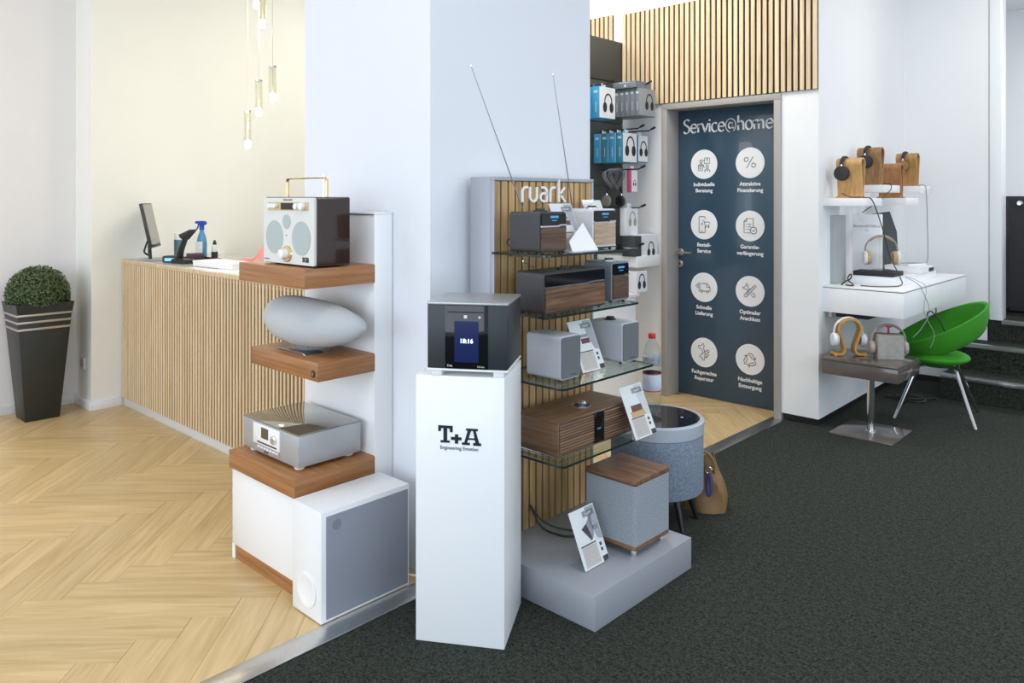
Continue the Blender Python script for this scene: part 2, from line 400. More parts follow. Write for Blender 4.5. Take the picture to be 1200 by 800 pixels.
# discs, icons, captions
ICON = M('icon_line', (.09, .09, .10), .6)
def circ(cx, cz, r, n=18, a0=0, a1=360): return ell(cx, cz, r, r, n, a0, a1, False)
def rot2(P, a, cx=0, cz=0):
    a = rad(a); return [(cx+(p[0]-cx)*cos(a)-(p[1]-cz)*sin(a), cz+(p[0]-cx)*sin(a)+(p[1]-cz)*cos(a)) for p in P]
def person(cx, cz): return [circ(cx, cz, .1), ell(cx, cz-.42, .22, .24, 10, 0, 180, False), [(cx-.08, cz-.34), (cx, cz-.26), (cx+.08, cz-.34)]]
arrow = [[(.30, -.42), (-.12, -.42)], [(.0, -.28), (-.16, -.42), (.0, -.56)], [(.24, -.24), (.02, -.24)], [(.30, -.42), (.46, -.22), (.36, -.06)], [(.24, -.24), (.30, -.16)]]
icons = [
    person(-.24, .22)+[[(.05, .34), (.05, .04), (.46, .04), (.46, .46), (.05, .46), (.05, .34), (-.06, .24)], [(.2, .36), (.27, .4), (.33, .34), (.26, .26), (.26, .2)], [(.26, .14), (.26, .11)],
     [(-.46, -.10), (-.12, -.10), (.05, -.24), (-.10, -.24), (-.10, -.46), (-.46, -.46), (-.46, -.10)], [(-.38, -.22), (-.2, -.22)], [(-.38, -.33), (-.2, -.33)]]+person(.27, -.16),
    [circ(-.28, .24, .15), circ(.28, -.18, .15), [(-.26, -.38), (.24, .42)]],
    [[(.1, -.10), (.1, -.56), (.06, -.6), (-.36, -.6), (-.4, -.56), (-.4, .56), (-.36, .6), (.06, .6), (.1, .56), (.1, .40)], [(-.22, -.5), (-.08, -.5)],
     [(-.12, .3), (0, .3), (.1, -.05), (.42, -.05), (.48, .2), (.02, .2)], circ(.14, -.16, .045, 8), circ(.38, -.16, .045, 8), [(-.22, .12), (-.06, .12)], [(-.26, .0), (-.06, .0)]],
    [[(.26, -.04), (.26, .52), (-.24, .52), (-.44, .32), (-.44, -.5), (.04, -.5)], [(-.24, .52), (-.24, .32), (-.44, .32)], circ(.28, -.32, .24), [(.18, -.32), (.26, -.40), (.40, -.22)],
     [(-.32, .12), (-.26, .12)], [(-.16, .12), (.1, .12)], [(-.32, -.06), (-.26, -.06)], [(-.16, -.06), (.1, -.06)], [(-.32, -.24), (-.26, -.24)], [(-.16, -.24), (.0, -.24)]],
    [[(-.20, .28), (.28, .28), (.44, .10), (.5, -.02), (.5, -.26), (.4, -.26)], [(.20, -.28), (-.12, -.28)], [(-.3, -.28), (-.42, -.28), (-.36, -.14)], circ(-.2, -.3, .09, 12), circ(.3, -.3, .09, 12), [(.24, .24), (.2, .04), (.46, .04)],
     [(-.62, .18), (-.24, .18)], [(-.7, .06), (-.3, .06)], [(-.58, -.06), (-.26, -.06)], [(-.5, .28), (-.3, .28)]],
    [rot2(P, -45) for P in ([(-.07, .12), (-.07, .62), (.07, .62), (.07, .12)], [(-.11, .1), (-.11, -.5), (0, -.58), (.11, -.5), (.11, .1), (-.11, .1)], [(0, .0), (0, -.4)])]
    + [rot2(P, 45) for P in ([(-.08, .05), (-.08, .28), (-.22, .42), (-.22, .60), (-.08, .48), (.08, .48), (.22, .60), (.22, .42), (.08, .28), (.08, .1)], [(-.1, -.2), (-.1, -.46), (0, -.54), (.1, -.46), (.1, -.2)])],
    [rot2(P, 25, -.1, .2) for P in ([(-.18, -.05), (-.18, .28), (-.34, .4), (-.32, .62), (-.18, .52), (-.02, .52), (.12, .64), (.14, .4), (-.0, .28), (0, .0)],)]
    + [[(-.4, -.32), (-.16, -.4), (-.08, -.6)], [(-.36, -.2), (-.22, -.22), (-.12, -.08), (-.02, -.02)], [(0, .02), (.2, .16), (.34, .02), (.36, -.18), (.26, -.34), (.06, -.36), (.0, -.6)], [(.04, .0), (.24, -.08)], [(.02, -.12), (.26, -.2)], [(.0, -.24), (.22, -.32)], [(.2, .16), (.36, .24), (.44, .1), (.34, .02)]],
    arrow+[rot2(P, 120, 0, -.05) for P in arrow]+[rot2(P, 240, 0, -.05) for P in arrow],
]
caps = ['Individuelle\nBeratung', 'Attraktive\nFinanzierung', 'Bestell-\nService', 'Garantie-\nverlängerung', 'Schnelle\nLieferung', 'Optimaler\nAnschluss', 'Fachgerechte\nReparatur', 'Nachhaltige\nEntsorgung']
zr = [1.637, 1.213, .774, .317]
for i in range(8):
    cx = (-.183, .161)[i % 2]; cz = zr[i//2]; R_ = .103
    bm = nb(); prism(bm, ell(cx, cz, R_, R_, 48), YL-.0012, YL+.0005); obj('sign_disc', bm, PRINT, leaf, smooth=False)
    bm = nb()
    for P in icons[i]: ribbon(bm, [(cx+p[0]*R_*.92, cz+p[1]*R_*.92) for p in P], .0052, YL-.0013, .0006)
    obj('icon', bm, ICON, leaf, smooth=False)
    for j, t in enumerate(caps[i].split('\n')):
        txt('caption', t, .0365, PRINT, leaf, cx, YL-.0006, cz-.097-.056-j*.043, bold=.0009)
# --- wooden slat panels above and beside the door
FELT = M('dark_felt', (.004, .0034, .003), .95)
def slat_panel(name, label, x0, x1, z0, z1, y, pitch=.04, wslat=.0265, mat=OAKPALE):
    t = thing(name, label, 'wall panel', ((x0+x1)/2, y, z0))
    h = (x1-x0)/2
    bx('felt_backing', FELT, t, -h, h, -.013, 0, 0, z1-z0)
    n = round((x1-x0-wslat)/pitch); bm = nb(); box(bm, -wslat/2, wslat/2, -.022, -.006, 0, z1-z0)
    first = obj('slat', bm, mat, t, .0012, 1)
    for k in range(n+1):
        o = first if k == 0 else first.copy()
        if k: C.objects.link(o); o.parent = t
        o.location.x = -h+wslat/2+(x1-x0-wslat)*k/n
    return t
slat_panel('oak_slat_panel', 'wide pale oak slat panel on the wall above the blue door', -3.33, -1.892, 2.068, 2.752, 4.735)
slat_panel('oak_slat_panel', 'narrow pale oak slat panel high up behind the dark headphone rack', -3.78, -3.425, 2.35, 2.765, 4.735)


# ================================================================== LEFT SIDE
# --- potted boxwood
t = thing('potted_boxwood', 'clipped boxwood ball in a tall tapered dark planter by the left wall', 'plant', (-5.615, 1.525, 0))
PLANT = M('anthracite_planter', (.020, .023, .020), .42, var=.15, nscale=60)
def frustum(bm, b0, b1, z0, z1):
    a = [bm.verts.new((x*b0, y*b0, z0)) for x, y in ((-1, -1), (1, -1), (1, 1), (-1, 1))]
    c = [bm.verts.new((x*b1, y*b1, z1)) for x, y in ((-1, -1), (1, -1), (1, 1), (-1, 1))]
    bm.faces.new(a[::-1]); bm.faces.new(c)
    for i in range(4): bm.faces.new((a[i], a[(i+1) % 4], c[(i+1) % 4], c[i]))
hb = lambda z: .098+(.157-.098)*z/.74
bm = nb(); frustum(bm, hb(0), hb(.66), 0, .66)
pot = obj('planter_body', bm, PLANT, t, .004, 2)
bm = nb(); zt = .74
o0, i0, i1 = hb(.66), hb(.74)+.006, hb(.74)-.010
rings = []
for h_, z in ((o0, .66), (i0, zt), (i1, zt), (i1-.004, zt-.03)):
    rings.append([bm.verts.new((x*h_, y*h_, z)) for x, y in ((-1, -1), (1, -1), (1, 1), (-1, 1))])
for A_, B_ in zip(rings, rings[1:]):
    for i in range(4): bm.faces.new((A_[i], A_[(i+1) % 4], B_[(i+1) % 4], B_[i]))
bm.faces.new(rings[-1])
obj('planter_rim', bm, PLANT, t)
BAND = M('nickel_band', (.55, .54, .50), .3, .8)
for z in (.672, .628, .584):
    bm = nb(); frustum(bm, hb(z)+.007, hb(z)+.008, z-.007, z+.007); obj('trim_band', bm, BAND, pot, .003, 2)
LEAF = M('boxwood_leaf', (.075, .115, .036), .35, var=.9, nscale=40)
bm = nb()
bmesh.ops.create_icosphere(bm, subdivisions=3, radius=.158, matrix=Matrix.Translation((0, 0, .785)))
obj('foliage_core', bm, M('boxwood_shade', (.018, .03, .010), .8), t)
bm = nb(); rnd = random.Random(3)
for i in range(4200):
    a = rnd.uniform(0, 2*pi); cz = rnd.uniform(-.35, 1); r = .158+rnd.uniform(-.006, .026)
    n = Vector((cos(a)*math.sqrt(1-cz*cz), sin(a)*math.sqrt(1-cz*cz), cz))
    p = Vector((0, 0, .785))+n*r
    q = (n+Vector((rnd.uniform(-1, 1), rnd.uniform(-1, 1), rnd.uniform(-1, 1)))*.9).normalized()
    e1 = q.orthogonal().normalized(); e1 = (Matrix.Rotation(rnd.uniform(0, 6.3), 3, q) @ e1); e2 = q.cross(e1)
    l = rnd.uniform(.007, .011); wv = l*.55
    vs = [bm.verts.new(p+e1*l), bm.verts.new(p+e2*wv+q*.002), bm.verts.new(p-e1*l), bm.verts.new(p-e2*wv+q*.002)]
    bm.faces.new(vs)
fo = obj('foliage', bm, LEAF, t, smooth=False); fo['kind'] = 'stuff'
# --- wall socket on the corner return
p = PY(97.5, 425, 1.81)
t = thing('wall_socket', 'pale round-cornered wall socket low on the corner beside the planter', 'socket', (p.x, 1.81, p.z-.04))
bm = nb(); prism(bm, rrect(-.04, .04, 0, .08, .012), -.009, 0); obj('cover_plate', bm, M('socket_white', (.68, .68, .70), .4), t)
bm = nb(); prism(bm, ell(0, .04, .027, .027, 24), -.0105, -.004); obj('socket_insert', bm, M('socket_grey', (.45, .45, .47), .5), t)
# --- reception counter
t = thing('reception_counter', 'long reception counter fronted with vertical oak slats', 'counter', (-4.27, 2.0, 0))
X0, X1 = -1.243, 1.235
bx('carcass', M('counter_backing', (.045, .020, .008), .8), t, X0, X1, .006, .72, .055, .94)
bx('kick_board', M('counter_kick', (.68, .68, .66), .4), t, X0, X1, .012, .70, 0, .055, .001)
bx('edge_trim', OAKPALE, t, X0, X1, -.002, .024, .962, .986, .002)
bm = nb(); box(bm, -.0082, .0082, -.002, .026, .055, .962); first = obj('slat', bm, wood('counter_slat', (.68, .50, .29), (.79, .62, .40), 2, 3, 20, .5, .06), t, .002, 1)
pitch = .0345; n = int((X1-X0)/pitch)
for k in range(n):
    o = first if k == 0 else first.copy()
    if k: C.objects.link(o); o.parent = t
    o.location.x = X0+.018+k*pitch
wt = bx('counter_worktop', M('worktop_white', (.80, .80, .78), .10), None, -5.513, -3.035, 2.026, 2.72, .942, .985, .002)
tag(wt, 'glossy white worktop of the slatted reception counter', 'worktop')
ZC = .985
# monitor
p = PZ(180, 304.5, ZC)
t = thing('monitor', 'flat computer monitor tilted on its stand at the counter end', 'monitor', (p.x, p.y+.01, ZC), rad(146))
MB = M('monitor_back', (.03, .03, .032), .4)
bx('stand_foot', M('stand_silver', (.35, .36, .38), .35, .5), t, -.09, .09, -.06, .09, 0, .008, .003)
bm = nb(); tube(bm, [(0, .03, .005), (0, .035, .09), (0, .02, .17)], .012, 8); obj('stand_neck', bm, MB, t)
bm = nb(); box(bm, -.13, .13, -.011, .011, 0, .30); scr = obj('screen_case', bm, MB, t, .004, 2, loc=(0, 0, .085), rot=(rad(-12), 0, 0))
bm = nb(); box(bm, -.122, .122, -.0125, -.010, .022, .292); obj('screen', bm, M('screen_grey', (.30, .30, .27), .2), scr)
bm = nb(); tube(bm, spline([(-.02, .03, .16), (-.06, .05, .08), (-.02, .06, .05), (.03, .03, .02)]), .006, 6); obj('cable', bm, BLACK, t)
# spray can
def at_counter(px, y): q = PY(px, 300, y); return (q.x, y, ZC)
t = thing('spray_can', 'spray can with white cap between monitor and trigger bottle', 'spray can', at_counter(209.5, 2.32))
bm = nb(); lathe(bm, [(.028, 0), (.031, .004), (.031, .125), (.026, .135)], 24); obj('can_body', bm, M('can_print', (.10, .16, .17), .3, .3, var=.9, nscale=22), t)
bm = nb(); lathe(bm, [(.0305, .128), (.0305, .168), (.027, .173)], 24); obj('cap', bm, WHITE, t)
bx('label_stripe', M('can_teal', (.02, .30, .30), .4), t, .026, .0325, -.012, .012, .03, .12)
# trigger spray bottle
t = thing('trigger_spray_bottle', 'blue trigger spray bottle of cleaner on the counter', 'spray bottle', at_counter(236.5, 2.42), rad(20))
BB = M('blue_bottle', (.10, .36, .62), .15, trans=.3); BT = M('trigger_blue', (.01, .07, .42), .35)
bm = nb()
prof = [(.036, 0), (.040, .006), (.041, .10), (.034, .145), (.016, .185), (.013, .20)]
lathe(bm, prof, 24); bmesh.ops.scale(bm, vec=(1, .62, 1), verts=bm.verts); obj('bottle_body', bm, BB, t)
bx('bottle_label', M('cleaner_label', (.75, .72, .74), .5, var=.35, nscale=45), t, -.030, .030, -.0275, -.02, .03, .115, .006)
bm = nb(); lathe(bm, [(.016, .195), (.016, .222)], 16); obj('collar', bm, BT, t)
bm = nb(); prism(bm, [(-.055, .238), (-.052, .256), (.03, .258), (.042, .240), (.012, .222), (-.014, .222), (-.02, .238)], -.011, .011); obj('spray_head', bm, BT, t, .003, 1)
bm = nb(); tube(bm, spline([(-.03, 0, .238), (-.035, 0, .215), (-.05, 0, .195)]), .005, 6); obj('trigger', bm, BT, t)
# small bottle
t = thing('dropper_bottle', 'small clear bottle with black cap and black base label', 'bottle', at_counter(251.5, 2.45))
bm = nb(); lathe(bm, [(.019, 0), (.021, .004), (.021, .075), (.013, .09), (.011, .10)], 20); obj('bottle_body', bm, M('pale_bottle', (.65, .66, .62), .2), t)
bm = nb(); lathe(bm, [(.0215, .006), (.0215, .05)], 20); obj('label_band', bm, BLACKM, t)
bm = nb(); lathe(bm, [(.0125, .098), (.0125, .112), (.008, .118), (.008, .128)], 16); obj('cap', bm, BLACK, t)
# barcode scanner on stand
p = at_counter(214, 2.14)
t = thing('barcode_scanner', 'black handheld barcode scanner standing in its curved cradle', 'scanner', p, rad(15))
bm = nb(); prism(bm, rrect(-.062, .07, 0, .03, .014), -.04, .04); obj('cradle_base', bm, BLACK, t, .004, 1)
bm = nb(); tube(bm, spline([(-.03, 0, .02), (-.02, 0, .07), (.008, 0, .125), (.03, 0, .160), (.055, 0, .185)]), [.024, .0235, .023, .0225, .022, .0215, .021, .0205, .02, .0195, .019, .0188, .0185, .018, .0178, .0175, .017, .0168, .0165, .016, .0155, .015, .0145, .014, .0135], 10, flat=(.75, 1.1, (1, 0, 0))); obj('scanner_grip', bm, BLACK, t)
bm = nb(); prism(bm, [(.0, .165), (.03, .150), (.10, .208), (.094, .22), (.04, .20), (-.012, .185)], -.026, .026); obj('scanner_head', bm, BLACK, t, .005, 2)
# card terminal
p = at_counter(202.5, 2.13)
t = thing('card_terminal', 'black card terminal with glowing blue display on the counter', 'card terminal', p, rad(40))
bm = nb(); prism(bm, rrect(-.055, .055, 0, .045, .012), -.03, .03); obj('housing', bm, BLACK, t, .003, 1, rot=(0, 0, 0))
bx('display', M('blue_display', (.12, .42, .95), .3, emit=1.2), t, -.038, .020, -.0318, -.029, .012, .03)
# dark tray behind the scanner
q = at_counter(236, 2.325)
t = thing('desk_tray', 'flat black desk tray in front of the cleaning bottles', 'tray', (q[0], 2.325, ZC))
bx('tray_base', BLACKM, t, -.16, .16, -.06, .06, 0, .006)
for a in ((-.16, .16, -.06, -.054), (-.16, .16, .054, .06), (-.16, -.154, -.06, .06), (.154, .16, -.06, .06)): bx('tray_wall', BLACKM, t, *a, .004, .02)
bx('dark_pad', M('plum_pad', (.10, .06, .09), .5), t, -.13, -.05, -.045, .045, .006, .045, .004)
# white folded box and papers
q0 = PZ(221, 312.5, ZC); q1 = PZ(283, 308, ZC)
dv = Vector((q1.x-q0.x, q1.y-q0.y, 0)); an = math.atan2(dv.y, dv.x)
t = thing('white_carton', 'long flat white cardboard box lying on the counter', 'box', (q0.x+.12, q0.y+.10, ZC+.0026), rad(5))
bx('carton_body', PAPER, t, -.13, .30, -.06, .10, 0, .032, .002)
bx('carton_lid', PAPER, t, -.132, .302, -.062, .102, .022, .035, .002)
for k, (px, y, rz, lab) in enumerate(((262, 2.07, 8, 'white paper sheet on the counter nearest the cherry shelf'), (272, 2.16, -14, 'white paper sheet under the black pen on the counter'))):
    q = at_counter(px, y); bm = nb(); box(bm, -.148, .148, -.105, .105, 0, .0012*(k+1)); tag(obj('paper_sheet', bm, PAPER, None, loc=(q[0], y+.05, ZC), rot=(0, 0, rad(rz))), lab, 'paper', 'papers on the counter')
q = at_counter(268, 2.17)
t = thing('pen', 'black ballpoint pen lying on white paper on the counter', 'pen', (q[0], 2.19, ZC+.0025), rad(35))
bm = nb(); tube(bm, [(-.065, 0, .006), (.055, 0, .006), (.07, 0, .006)], [.006, .006, .002], 8); obj('barrel', bm, BLACK, t)
bm = nb(); tube(bm, [(-.06, 0, .0135), (-.02, 0, .0135)], .002, 6); obj('clip', bm, CHROME, t)
# pink cloth
q = at_counter(302, 2.42)
t = thing('cleaning_cloth', 'crumpled pink cleaning cloth on the counter behind the radio', 'cloth', (q[0], 2.42, ZC))
bm = nb(); n = 22; vs = {}
for i in range(n):
    for j in range(n):
        u, v = i/(n-1)-.5, j/(n-1)-.5; r = math.hypot(u, v)
        h_ = max(0, .5-r)*.12*(1+.8*sin(9*u+4*v)+.7*cos(11*v-3*u))
        vs[i, j] = bm.verts.new((u*.26+.02*sin(7*v), v*.22+.02*cos(8*u), max(.001, h_+.004)))
for i in range(n-1):
    for j in range(n-1): bm.faces.new((vs[i, j], vs[i+1, j], vs[i+1, j+1], vs[i, j+1]))
obj('cloth_folds', bm, M('pink_cloth', (.75, .30, .28), .9, var=.2, nscale=20), t)
# --- pendant lamps
PGLASS = clear('pendant_glass', (.96, .95, .90), 1.5)
BULB = M('pendant_bulb', (1, .84, .56), .3, emit=22)
def pendant(px, ytop, ybot, yw, label):
    a = PY(px, ytop, yw); b = PY(px, ybot, yw)
    t = thing('pendant_lamp', label, 'lamp', (a.x, yw, b.z), 0, 'glass pendant lamps above the counter')
    h = a.z-b.z; r = .0225
    bm = nb(); lathe(bm, [(r, .012), (r, h), (r-.005, h), (r-.005, .012)], 20); obj('glass_tube', bm, PGLASS, t)
    bm = nb(); lathe(bm, [(.0028, .05), (.0028, h-.01)], 8); obj('inner_rod', bm, M('frosted_rod', (.80, .78, .76), .3), t)
    bm = nb(); lathe(bm, [(r+.001, h-.006), (r+.001, h+.003), (.004, h+.006)], 20); obj('top_cap', bm, CHROME, t)
    bm = nb(); lathe(bm, [(.009, 0), (.0165, .006), (.0172, .02), (.0172, .045), (.010, .052)], 20); obj('glowing_bulb', bm, BULB, t)
    bm = nb(); tube(bm, [(0, 0, h), (0, 0, 3.3-b.z)], .0022, 6); obj('suspension_cord', bm, M('clear_cord', (.62, .60, .52), .4), t)
    L_ = bpy.data.lights.new('pendant_light', 'POINT'); L_.energy = 1.3; L_.color = (1, .84, .58); L_.shadow_soft_size = .03
    lo = bpy.data.objects.new('pendant_light', L_); C.objects.link(lo); lo.location = (a.x, yw, b.z-.03)
pendant(290.3, 130.5, 174, 2.42, 'glass tube pendant lamp hanging lowest of the cluster')
pendant(303.2, 94.5, 136, 2.40, 'glass tube pendant lamp hanging second lowest of the cluster')
pendant(319.4, 78, 119.5, 2.38, 'glass tube pendant lamp hanging rightmost, nearest the column')
pendant(308, -10, 33, 2.40, 'glass tube pendant lamp with bulb just below the picture top edge')
pendant(300.5, -34, 10, 2.42, 'glass tube pendant lamp hanging highest, cut by the picture top edge')

# ================================================================== SHELF UNIT BESIDE THE COLUMN
t = thing('display_shelf_unit', 'white display unit with three thick cherry wood shelves against the column', 'shelf unit', (-2.64, 1.785, 0))
bx('back_panel', WHITE, t, -.24, .232, 0, .078, 0, 1.335, .003)
bx('panel_edge', WHITE, t, .234, .24, -.004, .082, 0, 1.338, .002)
bx('panel_cap', WHITE, t, -.242, .242, -.006, .083, 1.338, 1.346, .002)
side_grain(bx('upper_shelf', SHELFW, t, -.235, .24, -.305, 0, 1.078, 1.148, .0015), SHELFS)
s2 = side_grain(bx('middle_shelf', SHELFW, t, -.235, .24, -.251, 0, .742, .81, .0015), SHELFS)
side_grain(bx('cabinet_top', SHELFW, t, -.238, .24, -.345, 0, .352, .42, .0015), SHELFS)
bx('cabinet_body', WHITE, t, -.228, .232, -.318, 0, .055, .352)
bx('cabinet_front', M('white_front', (.88, .88, .89), .22), t, -.230, .232, -.335, -.318, .055, .350, .002)
bx('side_leg', WHITE, t, -.232, -.212, -.334, 0, 0, .055)
bx('plinth', SHELFW, t, -.212, .225, -.330, -.02, 0, .055)
bm = nb(); lathe(bm, [(.013, -.251), (.013, -.2535), (.011, -.2545)], 24, .21, .768, 'y'); bd = obj('badge', bm, BLACK, s2)
bm = nb(); prism(bm, ell(.21, .768, .008, .008, 20), -.2549, -.2540); obj('badge_emblem', bm, M('badge_gold', (.55, .48, .35), .3, .9), bd) if False else obj('badge_ring', bm, M('badge_gold', (.30, .27, .22), .3, .9), s2)
# --- retro radio
t = thing('retro_radio', 'retro tabletop radio with cream front, dark brown case and brass carry handle', 'radio', (-2.584, 1.527, 1.148))
CASE = M('brown_gloss_case', (.032, .015, .010), .10, coat=.4); CREAM = M('cream_front', (.72, .72, .69), .3); BRASS = M('brass', (.78, .60, .32), .25, .9)
SPK = M('radio_grille', (.44, .50, .49), .8, var=.12, nscale=300, bump=.3, bscale=900)
bm = nb(); prism(bm, rrect(-.180, .180, .005, .256, .008), .006, .146); obj('case', bm, CASE, t, .002, 1)
bm = nb(); prism(bm, rrect(-.176, .176, .008, .253, .006), -.004, .008); obj('front_panel', bm, CREAM, t)
def disc(name, cx, cz, rx, rz, y0, y1, mat, par, n=40): b_ = nb(); prism(b_, ell(cx, cz, rx, rz, n), y0, y1); return obj(name, b_, mat, par)
disc('woofer_grille', -.095, .105, .062, .062, -.006, -.003, SPK, t); disc('woofer_grille', .093, .105, .062, .062, -.006, -.003, SPK, t); disc('tweeter_grille', -.008, .165, .0265, .0265, -.006, -.003, SPK, t)
pl = bx('control_plate', BRASS, t, -.142, .142, -.006, -.003, .206, .237)
bx('radio_display', BLACKG, pl, -.045, .04, -.0075, -.005, .209, .234)
for x in (-.12, -.10, -.082): 
    b_ = nb(); lathe(b_, [(.009, -.005), (.009, -.016), (.007, -.018)], 16, x, .2225, 'y'); obj('knob', b_, WHITE, pl)
for x, r in ((.07, .012), (.105, .014)):
    b_ = nb(); lathe(b_, [(r, -.005), (r, -.018), (r-.002, -.020)], 18, x, .2215, 'y'); obj('knob', b_, WHITE, pl)
b_ = nb(); lathe(b_, [(.005, -.005), (.005, -.012)], 12, .052, .2225, 'y'); obj('red_button', b_, M('red_btn', (.6, .03, .03), .4), pl)
b_ = nb(); lathe(b_, [(.032, -.004), (.030, -.010), (.020, -.012)], 32, -.003, .045, 'y'); dl = obj('volume_ring', b_, BRASS, t)
b_ = nb(); lathe(b_, [(.019, -.010), (.018, -.034), (.015, -.036)], 28, -.003, .045, 'y'); obj('volume_knob', b_, WHITE, dl)
disc('indicator', -.008, .113, .003, .003, -.0055, -.003, INKG, t, 10)
txt('maker_lettering', 'TIVOLI AUDIO', .010, INKG, t, 0, -.0048, .242)
txt('model_lettering', 'SGB', .024, INK, t, .122, -.0048, .020, bold=.001); txt('model_lettering', 'SONGBOOK', .007, INKG, t, -.15, -.0048, .018)
b_ = nb(); tube(b_, spline([(-.135, .075, .252), (-.135, .075, .315), (-.128, .075, .325), (-.115, .075, .327), (.115, .075, .327), (.128, .075, .325), (.135, .075, .315), (.135, .075, .252)], 4), .006, 8, flat=(.5, 1.3, (0, 0, 1))); obj('carry_handle', b_, BRASS, t)
for x in (-.13, .13):
    for y in (.03, .125): b_ = nb(); lathe(b_, [(.009, 0), (.009, .007)], 12, x, y); obj('foot', b_, BLACK, t)
b_ = nb(); tube(b_, [(.03, .13, .25), (.03, .13, .345)], .003, 8); obj('antenna', b_, CHROME, t)
# --- ellipsoid speaker
t = thing('ellipsoid_speaker', 'pale grey rugby-ball-shaped wireless speaker on the middle cherry shelf', 'speaker', (-2.655, 1.638, .81))
EF = M('pale_knit_cloth', (.52, .54, .56), .9, var=.10, nscale=500, bump=.4, bscale=1100)
b_ = nb(); prof = []
for k in range(33):
    s_ = -1+2*k/32; prof.append((.094*max(0, 1-abs(s_)**2.3)**.60, s_*.325))
lathe(b_, prof, 36, 0, .114, 'x')
for v in b_.verts: v.co.y += -.012+.10*(v.co.x/.325)**2*.6
obj('cloth_body', b_, EF, t)
b_ = nb(); prof = [(.0952*max(0, 1-abs(-1+2*k/32)**2.3)**.60, (-1+2*k/32)*.3255) for k in range(33)]
lathe(b_, prof, 36, 0, .114, 'x')
for v in list(b_.verts): v.co.y += -.012+.10*(v.co.x/.325)**2*.6+.001
bmesh.ops.bisect_plane(b_, geom=b_.verts[:]+b_.edges[:]+b_.faces[:], plane_co=(0, .048, 0), plane_no=(0, -1, 0), clear_outer=True)
obj('rear_shell', b_, M('silver_shell', (.55, .56, .58), .3, .4), t)
b_ = nb(); prism(b_, [(-.105, 0), (-.08, .008), (.08, .008), (.105, 0)], -.062, .07); obj('stand_plate', b_, M('dark_chrome', (.35, .36, .38), .2, .9), t, .002, 1)
b_ = nb(); box(b_, -.05, .05, -.02, .03, .006, .03); obj('stand_neck', b_, M('dark_chrome', (.35, .36, .38), .2, .9), t)
b_ = nb(); box(b_, -.024, .018, -.006, .002, -.012, .012); obj('brand_plate', b_, M('bronze_plate', (.22, .15, .10), .35, .7), t, .001, 1, loc=(-.03, -.068, .049), rot=(rad(42), 0, 0))
# --- silver music system
t = thing('compact_disc_system', 'silver compact disc music system with white control panel on cabinet top', 'music system', (-2.65, 1.615, .42))
SIL = M('satin_silver', (.44, .45, .46), .35, .35, bump=.15, bscale=900); 
b_ = nb(); box(b_, -.2, .2, -.13, .14, .014, .128); obj('case', b_, SIL, t, .004, 2)
bx('top_glass', M('smoked_mirror_top', (.34, .34, .31), .05, .75), t, -.199, .199, -.129, .139, .1282, .133, .001)
fp = bx('control_panel', WHITEG, t, -.118, .075, -.1325, -.129, .045, .122, .001)
bx('button_strip', M('panel_grey', (.42, .41, .39), .4, .4), t, -.118, .075, -.132, -.129, .018, .045)
bx('display', M('lcd_brown', (.11, .09, .055), .2), fp, -.055, -.005, -.134, -.132, .073, .113)
bx('disc_slot', BLACK, fp, -.085, .055, -.134, -.132, .052, .057)
b_ = nb(); lathe(b_, [(.016, -.132), (.016, -.142), (.013, -.144)], 24, .043, .085, 'y'); obj('jog_dial', b_, CHROME, fp)
for k in range(7): bx('button', WHITE, fp, -.082+k*.022, -.067+k*.022, -.1345, -.1315, .034, .040)
txt('maker_lettering', 'sonoro', .011, INK, fp, -.02, -.1328, .022)
for x in (-.16, .16):
    for y in (-.1, .11): b_ = nb(); lathe(b_, [(.017, 0), (.019, .003), (.019, .016)], 18, x, y); obj('foot', b_, WHITE, t)
# --- white subwoofer on the floor
t = thing('white_subwoofer', 'white subwoofer box with grey cloth grille standing on the oak floor', 'subwoofer', (-2.28, 1.597, 0), pi/2)
bx('cabinet', WHITE, t, -.184, .184, -.088, .088, .004, .370, .003)
gr = bx('grille', M('sub_grille', (.27, .29, .34), .9, var=.12, nscale=400, bump=.3, bscale=900), t, -.165, .176, -.0905, -.087, .014, .352, .001)
b_ = nb(); lathe(b_, [(.017, -.0905), (.017, -.0925), (.014, -.0925)], 24, -.125, .318, 'y'); obj('grille_badge', b_, M('badge_grey', (.22, .24, .28), .4), gr)
b_ = nb(); lathe(b_, [(.056, -.1842), (.056, -.1885), (.051, -.1895), (.040, -.1862), (.022, -.1846), (.002, -.1845)], 36, -.004, .090, 'x'); obj('bass_port', b_, WHITE, t)
for x in (-.15, .15):
    for y in (-.06, .06): b_ = nb(); lathe(b_, [(.012, 0), (.012, .005)], 12, x, y); obj('foot', b_, BLACK, t)
cable('power_cable', WHITE, [(-2.215, 1.77, .04), (-2.19, 1.84, .012), (-2.13, 1.86, .008), (-2.15, 1.80, .25)], .0035, 'thin white cable running from the white subwoofer to the column')

